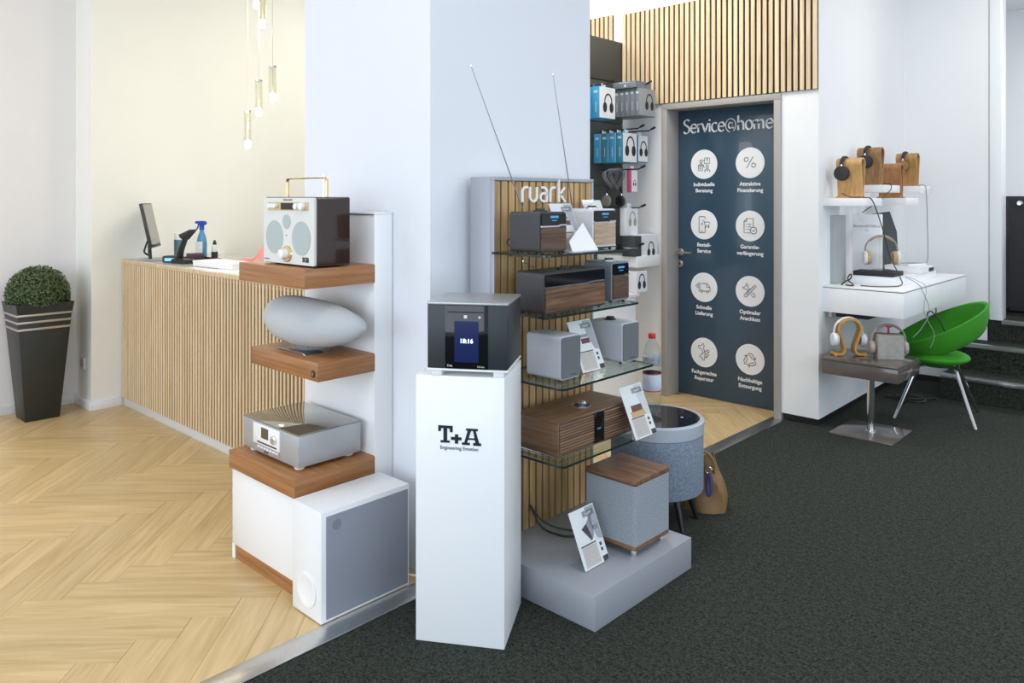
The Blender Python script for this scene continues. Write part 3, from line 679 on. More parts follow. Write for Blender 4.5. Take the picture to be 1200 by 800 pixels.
# ================================================================== PEDESTAL WITH MUSIC PLAYER
t = thing('display_pedestal', 'tall white display pedestal with bold black logo lettering', 'pedestal', (-1.862, 1.773, 0), rad(32.2))
ped = bx('pedestal_body', WHITE, t, -.1435, .1435, -.142, .142, 0, .842, .0025)
LOGO = M('logo_black', (.006, .012, .018), .4)
s_ = .000207
def lp(pts): return [((x-552)*s_, .655-(y-307)*s_) for x, y in pts]
b_ = nb()
for P in (((218, 160), (445, 160), (445, 258), (404, 258), (398, 205), (358, 200), (358, 385), (398, 385), (398, 420), (255, 420), (255, 385), (300, 385), (300, 200), (262, 205), (258, 250), (218, 250)),
          ((418, 326), (480, 326), (480, 285), (532, 285), (532, 326), (585, 326), (585, 372), (532, 372), (532, 425), (480, 425), (480, 372), (418, 372))):
    prism(b_, lp(P), -.1436, -.1424)
for P in (((655, 185), (838, 185), (838, 220), (655, 220)), ((680, 220), (732, 220), (670, 405), (625, 405)), ((765, 220), (805, 220), (860, 405), (800, 405)),
          ((690, 330), (800, 330), (806, 355), (684, 355)), ((590, 400), (715, 400), (715, 436), (590, 436)), ((765, 400), (888, 400), (888, 440), (765, 440))):
    prism(b_, lp(P), -.1436, -.1424)
obj('logo', b_, LOGO, ped, smooth=False)
txt('tagline', 'Engineering Emotion', .0162, M('tagline_blue', (.05, .07, .16), .5), ped, -.001, -.1428, .611, sx=.92)
t = thing('music_player', 'black cube music player with silver lid and blue clock screen on the pedestal', 'music player', (-1.8285, 1.7635, .842), rad(33.2))
LID = M('brushed_lid', (.42, .43, .44), .3, .45, var=.06, nscale=90)
bx('case', M('dark_slate', (.020, .026, .030), .45), t, -.128, .128, -.122, .122, .024, .224, .003)
bx('lid', LID, t, -.130, .130, -.124, .124, .224, .232, .002)
bx('bottom_plate', WHITE, t, -.130, .130, -.124, .124, .017, .024, .002)
for x in (-.10, .10):
    for y in (-.095, .095): bx('foot', WHITE, t, x-.017, x+.017, y-.022, y+.022, 0, .018, .001)
gp = bx('front_glass', BLACKG, t, -.070, .067, -.1245, -.121, .026, .223, .0008)
sc = bx('screen', M('blue_screen', (.004, .010, .06), .15, emit=.45), gp, -.040, .038, -.1252, -.124, .046, .174)
txt('clock_digits', '18:16', .0195, M('clock_white', (.85, .9, 1), .4, emit=1.5), sc, -.001, -.1258, .106, bold=.0002)
bx('disc_slot', BLACKM, gp, -.062, .060, -.1256, -.124, .200, .204)
bx('power_button', M('btn_glow', (.7, .72, .76), .4), gp, -.009, .001, -.1254, -.124, .183, .193)
b_ = nb(); prism(b_, [(.036, .187), (.041, .192), (.046, .187), (.041, .182)], -.1254, -.124); obj('menu_button', b_, INKL, gp, smooth=False)
txt('maker_lettering', 'T+A', .009, M('print_pale', (.6, .6, .62), .5), gp, -.055, -.125, .031, bold=.0003); txt('model_lettering', 'Caruso', .008, M('print_pale', (.6, .6, .62), .5), gp, .045, -.125, .031)

# ================================================================== SLATTED DISPLAY STAND (local x = world y, front = world +x)
DX, DY = -2.0, 2.34
t = thing('display_stand', 'slatted oak display stand with four glass shelves on a silver grey base', 'display stand', (DX, DY, 0), pi/2)
fx = lambda X: -(X-DX)          # world x -> local y
fy = lambda Y: Y-DY             # world y -> local x
DS = t
bp_ = bx('back_panel', GREYP, t, fy(2.041), fy(2.645), fx(-2.04), fx(-2.146), .116, 1.48, .002)
bx('panel_felt', FELT, bp_, fy(2.046), fy(2.634), fx(-2.0295), fx(-2.042), .116, 1.465)
bx('frame_top', GREYP, bp_, fy(2.041), fy(2.645), fx(-2.018), fx(-2.04), 1.466, 1.48, .001)
bx('frame_side', GREYP, bp_, fy(2.634), fy(2.645), fx(-2.018), fx(-2.04), .116, 1.466, .001)
bx('frame_side', GREYP, bp_, fy(2.041), fy(2.045), fx(-2.018), fx(-2.04), .116, 1.466, .001)
b_ = nb(); box(b_, -.0155, .0155, fx(-2.022), fx(-2.039), .116, 1.464); first = obj('slat', b_, OAKSLAT, t, .0012, 1)
for k in range(15):
    o = first if k == 0 else first.copy()
    if k: C.objects.link(o); o.parent = t
    o.location.x = fy(2.0635)+k*.0395
base = bx('base_platform', GREYP, t, fy(2.0), fy(2.60), fx(-1.52), fx(-2.146), 0, .116, .002)
# lettering
LET = M('letter_white', (.88, .88, .89), .35)
def rk(bm, strokes, x, z, u, wd, y):
    for P in strokes: ribbon(bm, [(x+a*u, z+b*u) for a, b in P], wd*u, y, .006)
arc_ = lambda cx, cz, r, a0, a1, n=8: [(cx+r*cos(rad(a0+(a1-a0)*k/n)), cz+r*sin(rad(a0+(a1-a0)*k/n))) for k in range(n+1)]
x0 = fy(2.197); u = .062; z0 = 1.384; yl = fx(-2.0225); b_ = nb()
rk(b_, [[(0, 0), (0, .62)]+arc_(.32, .62, .32, 180, 90)+[(.50, .94)]], x0, z0, u, .15, yl)
rk(b_, [[(0, .96), (0, .38)]+arc_(.33, .38, .33, 180, 360, 12)+[(.66, .96)]], x0+.70*u, z0, u, .15, yl)
rk(b_, [[(.06, .93), (.36, .93)]+arc_(.36, .63, .30, 90, 0)+[(.66, .06), (.30, .06)]+arc_(.30, .31, .25, 270, 90, 10)+[(.66, .56)]], x0+1.66*u, z0, u, .15, yl)
rk(b_, [[(0, 0), (0, .62)]+arc_(.32, .62, .32, 180, 90)+[(.50, .94)]], x0+2.66*u, z0, u, .15, yl)
rk(b_, [[(0, 0), (0, 1.45)], [(.60, .96), (.06, .46)], [(.10, .50), (.66, 0)]], x0+3.52*u, z0, u, .15, yl)
obj('brand_lettering', b_, LET, t, smooth=False)
# glass shelves
def glass_shelf(X1, z):
    b_ = nb(); r = .02
    y0, y1, xa, xb = fx(X1), fx(-2.019), fy(2.03), fy(2.60)
    pts = [(xa, y1), (xa, y0+r)]+[(xa+r-r*cos(rad(a)), y0+r-r*sin(rad(a))) for a in (30, 60, 90)]+[(xb-r, y0)]+[(xb-r+r*sin(rad(a)), y0+r-r*cos(rad(a))) for a in (30, 60, 90)]+[(xb, y1)]
    prism(b_, pts, z-.008, z, 'z')
    o = obj('glass_shelf', b_, [GLASS, GLASSE], t, smooth=False)
    for f in o.data.polygons:
        if abs(f.normal.z) < .5: f.material_index = 1
    for x in (-.2, .22):
        bx('shelf_clip', CHROME, o, x-.012, x+.012, fx(-1.985), fx(-2.024), z-.022, z-.008, .002)
ZG = (1.201, .986, .750, .486)
for X1, z in ((-1.75, ZG[0]), (-1.75, ZG[1]), (-1.68, ZG[2]), (-1.68, ZG[3])): glass_shelf(X1, z)

# --- radios on the stand: front faces world +x
GRLW = wood('walnut_grille', (.075, .040, .022), (.19, .115, .07), 0, 5, 18, .5, .05)
GRLO = wood('ash_grille', (.42, .30, .20), (.60, .46, .33), 0, 5, 18, .5, .05)
OLED = M('oled_blue', (.06, .30, .55), .3, emit=.35)
def table_radio(name, label, X, Y0, Y1, z, dep, h, casemat, grillemat, topglass, trimmat, ant=None, disp=True, dial=True, ribs=14):
    wd = Y1-Y0; t = thing(name, label, 'radio', (X-dep/2, (Y0+Y1)/2, z), pi/2)
    f = -dep/2; fz = .007; hw = wd/2
    b_ = nb(); prism(b_, rrect(-hw, hw, fz, fz+h, .014), f+.004, dep/2); obj('case', b_, casemat, t, .0015, 1)
    zs = fz+h*.665
    b_ = nb(); prism(b_, rrect(-hw+.007, hw-.007, zs, fz+h-.007, .008), f, f+.008); gl = obj('display_glass', b_, topglass, t)
    if disp:
        bx('display_digits', OLED, gl, -.020, .024, f-.0006, f+.002, zs+.026, zs+.034); bx('display_digits', OLED, gl, -.012, .016, f-.0006, f+.002, zs+.016, zs+.019)
    b_ = nb(); prism(b_, [(-hw+.004, zs-.006), (hw*.35, zs-.006), (hw*.5, zs-.002), (hw-.004, zs-.002), (hw-.004, zs+.003), (hw*.5-.004, zs+.003), (hw*.35-.004, zs-.001), (-hw+.004, zs-.001)], f-.001, f+.006); obj('trim_strip', b_, trimmat, t)
    z0_, z1_ = fz+.008, zs-.007
    gb = bx('grille_panel', grillemat, t, -hw+.007, hw-.007, f+.001, f+.008, z0_, z1_)
    b_ = nb(); n = ribs
    for k in range(n):
        zz = z0_+(z1_-z0_)*(k+.5)/n; hh = (z1_-z0_)/n*.34
        box(b_, -hw+.0075, hw-.0075, f-.0015, f+.002, zz-hh, zz+hh)
    o = obj('grille_ribs', b_, grillemat, gb); o['kind'] = 'stuff'
    if dial:
        b_ = nb(); lathe(b_, [(.027, fz+h-.001), (.027, fz+h+.004), (.020, fz+h+.006)], 28, .0, -.01); dd = obj('dial_ring', b_, STEEL if casemat is not CH else BLACK, t)
        b_ = nb(); lathe(b_, [(.018, fz+h+.005), (.018, fz+h+.011), (.016, fz+h+.012)], 24, .0, -.01); obj('dial', b_, BLACK, dd)
    for x in (-hw+.018, hw-.018):
        for y in (f+.02, dep/2-.02): b_ = nb(); lathe(b_, [(.006, 0), (.006, fz+.002)], 10, x, y); obj('foot', b_, BLACK, t)
    if ant:
        b_ = nb(); a = Vector(ant[0]); bq = Vector(ant[1]); L2 = lambda v: Vector((v.y-(Y0+Y1)/2, -(v.x-(X-dep/2)), v.z-z))
        P = [L2(a.lerp(bq, k/6)) for k in range(7)]; tube(b_, P, [.0026, .0024, .0021, .0018, .0015, .0012, .001], 8)
        an = obj('antenna', b_, M('antenna_steel', (.20, .20, .22), .3, .9), t)
        b_ = nb(); lathe(b_, [(.0022, -.003), (.0022, .003)], 8); obj('antenna_tip', b_, CHROME, an, loc=P[-1])
    return t
CH = M('charcoal_case', (.038, .038, .043), .42); WC = M('white_case', (.74, .75, .78), .32); GC = M('slate_grey_case', (.21, .235, .28), .42)
p1 = PX(612.5, 244.5, -1.935); p2 = PX(552, 77, -2.0)
table_radio('table_radio', 'charcoal table radio with walnut grille and long antenna on the top glass shelf', -1.782, 2.032, 2.180, ZG[0], .150, .143, CH, GRLW, BLACKG, CHROME, (p1, p2))
p1 = PX(670.5, 240, -1.97); p2 = PX(648, 87, -1.97)
table_radio('table_radio', 'white table radio with pale ribbed grille on the top glass shelf', -1.832, 2.40, 2.552, ZG[0], .150, .150, WC, GRLO, BLACKG, CHROME, (p1, p2))
p1 = PX(625.5, 314, -1.90); p2 = PX(613, 306, -1.96)
table_radio('long_table_radio', 'long dark table radio with walnut front on the second glass shelf', -1.766, 2.036, 2.392, ZG[1], .135, .145, CH, WALNUT, BLACKG, CHROME, (p1, p2), disp=False, ribs=1)
table_radio('table_radio', 'slate grey table radio with walnut ribbed grille on the second glass shelf', -1.800, 2.478, 2.598, ZG[1], .140, .154, GC, GRLW, BLACKG, CHROME)
# --- bookshelf speakers
SG = M('speaker_grille_grey', (.145, .158, .168), .9, var=.25, nscale=500, bump=.4, bscale=1000); SC = M('speaker_case_grey', (.50, .525, .58), .45)
def bookshelf(label, X, Y0, Y1, z, dep, h, knob):
    wd = Y1-Y0; hw = wd/2; t = thing('bookshelf_speaker', label, 'speaker', (X-dep/2, (Y0+Y1)/2, z), pi/2, 'pale grey bookshelf speakers on the third glass shelf')
    b_ = nb(); prism(b_, rrect(-hw, hw, .006, h+.006, .013), -dep/2+.003, dep/2); obj('case', b_, SC, t, .0015, 1)
    b_ = nb(); prism(b_, rrect(-hw+.005, hw-.005, .011, h+.001, .009), -dep/2, -dep/2+.006); g = obj('grille', b_, SG, t)
    bx('maker_plate', CHROME, g, -.002, .028, -dep/2-.001, -dep/2+.001, .020, .023)
    if knob:
        b_ = nb(); lathe(b_, [(.024, h+.0055), (.024, h+.009), (.017, h+.013)], 28, 0, .02); k = obj('dial_ring', b_, BLACK, t)
        b_ = nb(); lathe(b_, [(.016, h+.009), (.016, h+.018)], 24, 0, .02); obj('dial', b_, BLACK, k)
    for x in (-hw+.015, hw-.015):
        for y in (-dep/2+.02, dep/2-.02): b_ = nb(); lathe(b_, [(.006, 0), (.006, .008)], 10, x, y); obj('foot', b_, BLACK, t)
bookshelf('pale grey bookshelf speaker nearest the camera without a dial', -1.743, 2.096, 2.212, ZG[2], .162, .155, False)
bookshelf('pale grey bookshelf speaker with a black dial on top', -1.757, 2.488, 2.604, ZG[2], .162, .155, True)
# --- wood music system
t = thing('wooden_music_system', 'wide walnut music system with ribbed front on the lowest glass shelf', 'music system', (-1.855, 2.312, ZG[3]), pi/2)
hw = .228; dp = .11
b_ = nb(); box(b_, -hw, hw, -dp, .105, .006, .124); side_grain(obj('cabinet', b_, wood('walnut_system', (.13, .065, .033), (.27, .152, .083), 0, 3.5, 22, .4, .04, dist=.3), t, .003, 2), wood('walnut_system_side', (.12, .06, .03), (.25, .14, .076), 1, 3.5, 24, .4, .04, dist=.3))
bx('upper_trim', CHROME, t, -hw+.004, hw-.004, -dp-.001, -dp+.004, .1195, .1215); bx('lower_trim', CHROME, t, -hw-.001, hw+.001, -dp-.001, .105, .002, .0055)
bx('front_recess', M('recess_dark', (.02, .012, .008), .7), t, -hw+.005, hw-.005, -dp-.0008, -dp+.004, .016, .117)
b_ = nb(); box(b_, -hw+.006, hw-.006, -.0045, .003, -.0032, .0032); first = obj('grille_slat', b_, wood('walnut_rib', (.17, .09, .05), (.33, .20, .12), 0, 4, 16, .45, .05), t, .0008, 1)
for k in range(10):
    o = first if k == 0 else first.copy()
    if k: C.objects.link(o); o.parent = t
    o.location = (0, -dp, .0215+k*.0100)
dg_ = bx('display_column', BLACKG, t, -.026, .032, -dp-.007, -dp+.002, .011, .121, .0005)
bx('display_digits', M('dim_blue', (.04, .16, .30), .3, emit=.35), dg_, -.010, .012, -dp-.0075, -dp-.006, .058, .064)
b_ = nb(); lathe(b_, [(.040, .1235), (.040, .1255), (.034, .126)], 36, .018, -.02); k = obj('dial_dish', b_, CHROME, t)
b_ = nb(); lathe(b_, [(.034, .1256), (.034, .1268)], 32, .018, -.02); obj('dial_inlay', b_, BLACK, k)
b_ = nb(); lathe(b_, [(.017, .126), (.018, .134), (.014, .141), (.006, .143)], 28, .018, -.02); obj('dial_knob', b_, CHROME, k)
for x in (-.2, .2):
    for y in (-.09, .09): b_ = nb(); lathe(b_, [(.008, 0), (.008, .007)], 10, x, y); obj('foot', b_, BLACK, t)
# --- fabric subwoofer on the platform
t = thing('fabric_subwoofer', 'grey fabric subwoofer cube with walnut top and bottom on the grey platform', 'subwoofer', (-1.682, 2.413, .116), pi/2)
h2 = .1135
WT = wood('walnut_top', (.12, .055, .028), (.26, .135, .07), 1, 4, 14, .4, .04)
b_ = nb(); prism(b_, rrect(-h2, h2, -h2, h2, .012), .044, .258, 'z'); obj('fabric_body', b_, GREYFAB, t)
b_ = nb(); prism(b_, rrect(-h2-.001, h2+.001, -h2-.001, h2+.001, .013), .258, .277, 'z'); obj('top_board', b_, WT, t, .002, 2)
b_ = nb(); prism(b_, rrect(-h2-.001, h2+.001, -h2-.001, h2+.001, .013), .028, .044, 'z'); obj('bottom_board', b_, WT, t, .002, 2)
for x in (-.088, .088):
    for y in (-.088, .088): b_ = nb(); lathe(b_, [(.009, 0), (.011, .003), (.012, .018), (.010, .029)], 16, x, y); obj('foot', b_, CHROME, t)
# --- leaflets in acrylic holders
def leaflet(label, X, Y0, Y1, z, lean, hgt, kind, holder=True):
    wd = Y1-Y0; hw = wd/2; t = thing('leaflet_stand', label, 'leaflet', (X, (Y0+Y1)/2, z), pi/2, 'product leaflets in acrylic holders')
    R_ = (-lean, 0, 0)
    if holder:
        b_ = nb(); box(b_, -hw-.003, hw+.003, 0, .075, 0, .0025); obj('holder_foot', b_, CLEARA, t)
        b_ = nb(); box(b_, -hw-.003, hw+.003, -.0005, .0018, .0, hgt+.003); obj('holder_sheet', b_, CLEARA, t, rot=R_, loc=(0, 0, .0025))
    b_ = nb(); box(b_, -hw, hw, .0020, .0032, .001, hgt); pp = obj('leaflet_paper', b_, PAPER, t, rot=R_, loc=(0, 0, .0025))
    yf = .00195
    def blk(n, m, a, b, c, d_): bx(n, m, pp, -hw+wd*a, -hw+wd*b, yf-.0003, yf+.0002, hgt*c, hgt*d_)
    def quad(n, m, P): b2 = nb(); prism(b2, [(-hw+wd*a, hgt*c) for a, c in P], yf-.0004, yf+.0002); obj(n, b2, m, pp, smooth=False)
    G1, G2, TX = M('leaf_grey', (.40, .41, .45), .6), M('leaf_pale', (.62, .63, .68), .6), M('leaf_cream', (.58, .54, .50), .6)
    if kind in ('sub', 'system', 'pair', 'radio'):
        quad('printed_photo', G1 if kind != 'system' else G2, [(.62, .98), (.98, .98), (.98, .38), (.80, .42), (.66, .70)])
        quad('printed_banner', INKG, [(.48, .83), (.93, .83), (.93, .93), (.48, .93)])
        txt('printed_title', 'ruark', .017, PAPER, pp, wd*.21, yf-.0005, hgt*.855, th=.0002, sx=.9)
        if kind == 'sub':
            quad('printed_picture', INKG, [(.30, .66), (.62, .44), (.70, .50), (.82, .88), (.52, .72)]); quad('printed_picture', M('leaf_dark', (.10, .10, .11), .6), [(.30, .66), (.52, .72), (.62, .44), (.55, .42)])
            txt('printed_title', 'RS1', .022, INK, pp, wd*.33, yf-.0005, hgt*.57, th=.0002); 
        elif kind == 'system':
            blk('printed_picture', M('leaf_brown', (.14, .06, .04), .6), .24, .72, .50, .62); blk('printed_picture', M('leaf_tan', (.62, .40, .18), .6), .16, .86, .40, .51)
        else: blk('printed_picture', M('leaf_brown', (.14, .06, .04), .6), .34, .70, .54, .64); blk('printed_picture', INKG, .30, .76, .66, .72)
        blk('printed_text_block', TX, .10, .70, .03, .37)
        blk('printed_headline', INK, .10, .70, .375, .395)
        for k in range(7):
            blk('printed_text_line', INKG, .14, .36 if k % 2 else .40, .33-k*.042, .336-k*.042); blk('printed_text_line', INKG, .44, .64 if k % 2 else .66, .33-k*.042, .336-k*.042)
        for c in (.28, .19): blk('printed_icon', INK, .80, .88, c, c+.055)
        blk('printed_code_panel', INK, .78, .99, .01, .10)
    else:
        quad('printed_photo', G2, [(.0, .98), (.5, .98), (.3, .7), (0, .6)]); blk('printed_text_block', M('leaf_mist', (.66, .68, .72), .6), .1, .9, .08, .4)
        for k in range(4): blk('printed_text_line', INKL, .14, .8, .32-k*.05, .33-k*.05)
    return t
ln = math.atan2(.078, .18)
leaflet('product leaflet leaning beside the fabric subwoofer on the grey platform', -1.637, 2.104, 2.242, .116, ln, .195, 'sub')
leaflet('product leaflet overhanging the right end of the walnut music system shelf', -1.658, 2.438, 2.582, ZG[3], ln, .200, 'system')
leaflet('product leaflet between the two pale grey bookshelf speakers', -1.772, 2.262, 2.402, ZG[2], ln, .196, 'pair')
leaflet('product leaflet between the charcoal and white radios on the top shelf', -1.815, 2.205, 2.335, ZG[0], ln, .192, 'radio')
leaflet('pale leaflet at the far end of the top glass shelf behind the white radio', -1.885, 2.50, 2.625, ZG[0], ln, .205, 'plain')
# folded white card on the top shelf
t = thing('folded_card', 'blank white folded card lying against the leaflet on the top glass shelf', 'card', (-1.772, 2.275, ZG[0]), pi/2)
b_ = nb(); prism(b_, [(-.075, .004), (.080, .004), (.042, .116), (-.074, .044)], 0, .0015); obj('card_face', b_, PAPER, t, rot=(-rad(24), 0, 0))
b_ = nb(); box(b_, -.07, .075, 0, .04, .0003, .0018); obj('card_foot', b_, PAPER, t)
# cable behind the fabric subwoofer
cable('power_cable', BLACK, [(-2.012, 2.235, .21), (-1.98, 2.25, .165), (-1.93, 2.28, .135), (-1.86, 2.33, .125), (-1.80, 2.36, .15)], .004, 'black power cable looping from the oak slats to the fabric subwoofer')
cable('signal_cable', BLACK, [(-2.012, 2.232, .212), (-1.96, 2.24, .14), (-1.90, 2.26, .122), (-1.85, 2.28, .122), (-1.80, 2.32, .135)], .004, 'lower black cable drooping onto the grey platform behind the leaflet')
b_ = nb(); tube(b_, spline([(fy(2.60), fx(-1.985), .40), (fy(2.615), fx(-1.95), .36), (fy(2.60), fx(-1.93), .31), (fy(2.59), fx(-1.985), .28)]), .003, 6); 
b_.free()
cable('radio_lead', BLACK, [(-1.935, 2.10, 1.26), (-1.965, 2.082, 1.255), (-1.985, 2.075, 1.235), (-1.96, 2.078, 1.215)], .0025, 'short black lead behind the charcoal radio')

# ================================================================== BEHIND THE STAND
# --- round fabric side table with built-in speaker
cx, cy = -1.872, 2.908
t = thing('speaker_side_table', 'round blue-grey fabric side table with black glass top', 'side table', (cx, cy, 0))
b_ = nb(); lathe(b_, [(.17, .142), (.196, .142), (.200, .150), (.200, .385)], 64); obj('fabric_drum', b_, BLUEFAB, t)
RIM = M('table_rim', (.42, .46, .52), .4)
b_ = nb(); lathe(b_, [(.196, .385), (.200, .388), (.203, .425), (.203, .440), (.198, .446), (.185, .446), (.184, .438)], 64); rm = obj('rim', b_, RIM, t)
b_ = nb(); lathe(b_, [(.185, .436), (.185, .4435)], 64); obj('glass_top', b_, BLACKG, t)
b_ = nb(); lathe(b_, [(.006, .4435), (.006, .4442)], 16, .09, .06); obj('touch_mark', b_, INKL, rm)
for a in (-60, 60, 180, 0):
    ca, sa = cos(rad(a-20)), sin(rad(a-20))
    b_ = nb(); tube(b_, [(ca*.13, sa*.13, .143), (ca*.175, sa*.175, .0)], [.016, .010], 12); obj('leg', b_, BLACK, t)
# --- water bottle
p = PZ(764, 473.5, .4442)
t = thing('water_bottle', 'clear plastic water bottle with red cap on the round side table', 'bottle', (p.x, p.y, .4442))
PET = clear('clear_pet', (.90, .94, .93), 1.42); 
b_ = nb(); lathe(b_, [(.030, 0), (.040, .006), (.043, .020), (.043, .16), (.040, .17), (.043, .18), (.043, .225), (.038, .255), (.022, .29), (.014, .305), (.014, .312)], 32); obj('bottle_body', b_, PET, t)
b_ = nb(); lathe(b_, [(.0432, .065), (.0437, .066), (.0437, .148), (.0432, .149)], 32); lb = obj('label_band', b_, M('bottle_label', (.60, .66, .74), .4, var=.35, nscale=22), t)
for z in (.066, .144): b_ = nb(); lathe(b_, [(.0440, z), (.0440, z+.005)], 32); obj('red_stripe', b_, M('label_red', (.55, .04, .06), .5), lb)
b_ = nb(); lathe(b_, [(.0435, .185), (.0436, .186), (.0436, .222), (.0435, .223)], 32); obj('neck_label', b_, M('neck_label', (.30, .33, .36), .4, var=.8, nscale=60), t)
b_ = nb(); lathe(b_, [(.016, .306), (.017, .308), (.017, .326), (.015, .329)], 24); obj('cap', b_, M('cap_red', (.60, .02, .02), .4), t)
# --- handbag
p = PZ(832, 598)
t = thing('handbag', 'tan leather handbag slumped on the carpet behind the side table', 'handbag', (p.x-.035, p.y+.02, 0), rad(25))
LEA = M('tan_leather', (.23, .125, .045), .5, var=.35, nscale=14, bump=.3, bscale=60, bdist=.004)
b_ = nb(); rings = []
for k in range(13):
    s_ = k/12; z = .245*s_
    a_, c_ = .092*(1-.45*s_)+.008*sin(6*s_), .070*(1-.62*s_)
    rings.append([b_.verts.new((a_*math.copysign(abs(cos(q))**.6, cos(q))+.01*sin(4*s_), c_*math.copysign(abs(sin(q))**.6, sin(q))+.006*sin(5*q+7*s_), z+.012*sin(2*q+3*s_)*s_)) for q in [2*pi*j/24 for j in range(24)]])
for A_, B_ in zip(rings, rings[1:]):
    for j in range(24): b_.faces.new((A_[j], A_[(j+1) % 24], B_[(j+1) % 24], B_[j]))
b_.faces.new(rings[0][::-1]); b_.faces.new(rings[-1]); obj('bag_body', b_, LEA, t)
b_ = nb(); tube(b_, spline([(-.045, -.035, .18), (-.04, -.045, .235), (0, -.045, .262), (.035, -.045, .235), (.045, -.04, .17)]), .006, 8); obj('handle', b_, LEA, t)
b_ = nb(); tube(b_, [(-.045, -.015, .243), (.050, -.015, .243)], .004, 6); obj('zip', b_, M('zip_dark', (.05, .035, .02), .5), t)
b_ = nb(); tube(b_, [(.02+.014*cos(a), -.062, .19+.014*sin(a)) for a in [2*pi*k/16 for k in range(16)]], .0025, 6, True); rg = obj('metal_ring', b_, CHROME, t)
b_ = nb(); tube(b_, spline([(.02, -.066, .178), (.012, -.078, .13), (.018, -.085, .085), (.030, -.082, .10), (.026, -.07, .15), (.022, -.066, .176)]), .005, 6); obj('blue_strap', b_, M('strap_blue', (.02, .03, .22), .5), rg)
# --- dark slatwall rack with hooks
SX = -3.34
t = thing('headphone_rack', 'tall dark grey accessory rack with black hooks left of the door', 'rack', (SX, 4.0, 0), pi/2)
RG = M('rack_grey', (.055, .058, .052), .55); HK = BLACK
bx('rack_panel', RG, t, -1.0, .73, .012, .06, .74, 2.545)
for k in range(10): bx('rack_board', RG, t, -1.0, .73, 0, .012, .745+k*.15, .745+k*.15+.145, .001)
bx('rack_header', RG, t, -1.0, .73, -.004, .012, 2.247, 2.545, .002)
def hook(Y, z, ln_, tip=True):
    b_ = nb(); P = [(Y-4.0, 0, z-.005), (Y-4.0, -ln_+.04, z-.005), (Y-4.0, -ln_, z+.012)]; tube(b_, P, .0045, 6)
    hk = obj('hook', b_, HK, t); b_ = nb(); tube(b_, [(Y-4.0, -ln_+.02, z+.004), (Y-4.0, -ln_-.012, z+.016)], .008, 8); obj('hook_tip', b_, HK, hk)
for Y, z, l in ((4.455, 1.882, .36), (4.62, 1.878, .34), (4.48, 1.605, .35), (4.50, 1.338, .34), (4.19, 2.165, .30), (4.545, 2.19, .36), (4.45, 1.075, .36)): hook(Y, z, l)
bx('white_cabinet', WHITE, t, -1.0, .40, -.34, .0, 0, .735, .003); bx('cabinet_top', WHITE, t, -1.0, .42, -.36, .0, .735, .755, .002)
bx('white_ledge', WHITE, t, .42, .70, -.34, 0, 1.0-.075, 1.0, .003)
# product boxes: local x = world y, front = world +x
SKY = M('box_sky_blue', (.055, .33, .58), .4); BW = M('box_white', (.80, .81, .83), .35); TEAL = M('box_teal', (.05, .24, .34), .4); BG = M('box_grey', (.19, .21, .23), .35); BGD = M('box_dark', (.05, .055, .06), .4)
def hp_print(par, cx, cz, r, mat, y):
    b_ = nb(); ribbon(b_, ell(cx, cz+r*.25, r*.72, r*1.0, 16, 0, 180, False), r*.20, y, .0006); prism(b_, ell(cx-r*.66, cz-r*.35, r*.40, r*.62, 20), y-.0008, y); prism(b_, ell(cx+r*.66, cz-r*.35, r*.40, r*.62, 20), y-.0008, y)
    return obj('printed_headphones', b_, mat, par, smooth=False)
def carton(label, X, Y0, Y1, z0, z1, dep, side, front, prt=None, group='headphone boxes on the rack hooks', tab=True, lines=True, pcol=None):
    hw = (Y1-Y0)/2; h = z1-z0
    t = thing('headphone_box', label, 'box', (X, (Y0+Y1)/2, z0), pi/2, group)
    bx('carton_body', side, t, -hw, hw, .001, dep, 0, h, .001)
    f = bx('front_print', front, t, -hw+.0008, hw-.0008, 0, .0018, .004, h-.002)
    if prt: hp_print(f, prt[0]*hw, h*prt[1], prt[2], pcol or BLACKM, -.0002)
    if tab: bx('hang_tab', front, t, -.022, .022, dep*.5, dep*.5+.0012, h-.002, h+.028)
    if lines:
        sp_ = bx('side_print', M('pale_print', (.55, .68, .75), .5), t, -hw-.0005, -hw+.001, dep*.25, dep*.75, h*.80, h*.88)
        bx('side_text', M('pale_print', (.55, .68, .75), .5), t, -hw-.0005, -hw+.001, dep*.42, dep*.5, h*.2, h*.52)
    return t
carton('white and blue headphone box at the left of the top rack row', -3.09, 4.115, 4.29, 1.93, 2.14, .065, SKY, BW, (.1, .45, .055))
carton('blue headphone box behind the white one on the top rack row', -3.16, 4.115, 4.29, 1.93, 2.14, .065, SKY, SKY)
gx = -3.0
for k, w_ in enumerate(('frontmost', 'second', 'third', 'fourth', 'fifth', 'hindmost')):
    carton('grey headphone box on the top rack row, %s from the front' % w_ if k not in (0, 5) else 'grey headphone box, %s on the top rack row' % w_, gx-k*.043, 4.45, 4.64, 1.965, 2.155, .041, BG, BG if k else M('box_grey_front', (.34, .36, .38), .35), (.25, .48, .05) if k == 0 else None)
c = carton('grey headphone box lying flat on top of the grey row', -3.02, 4.43, 4.62, 2.158, 2.205, .19, BG, BG, None, tab=False)
bm_ = None
for k, w_ in enumerate(('frontmost', 'second', 'third', 'fourth')):
    carton('%s sky blue headphone box on the middle rack row' % w_ if k else 'white fronted headphone box leading the middle rack row', -3.085-k*.064, 4.375, 4.54, 1.645, 1.850, .060, TEAL if k == 0 or k == 2 else SKY, BW, (.05, .50, .060) if k == 0 else None)
carton('white headphone box on the middle rack row nearest the door', -3.10, 4.58, 4.70, 1.655, 1.845, .06, SKY, BW, (.1, .45, .048))
carton('slim white and pink earphone box on the third rack row', -3.08, 4.47, 4.54, 1.44, 1.595, .04, M('box_pink', (.60, .10, .22), .4), BW, (0, .40, .018), tab=True, lines=False)
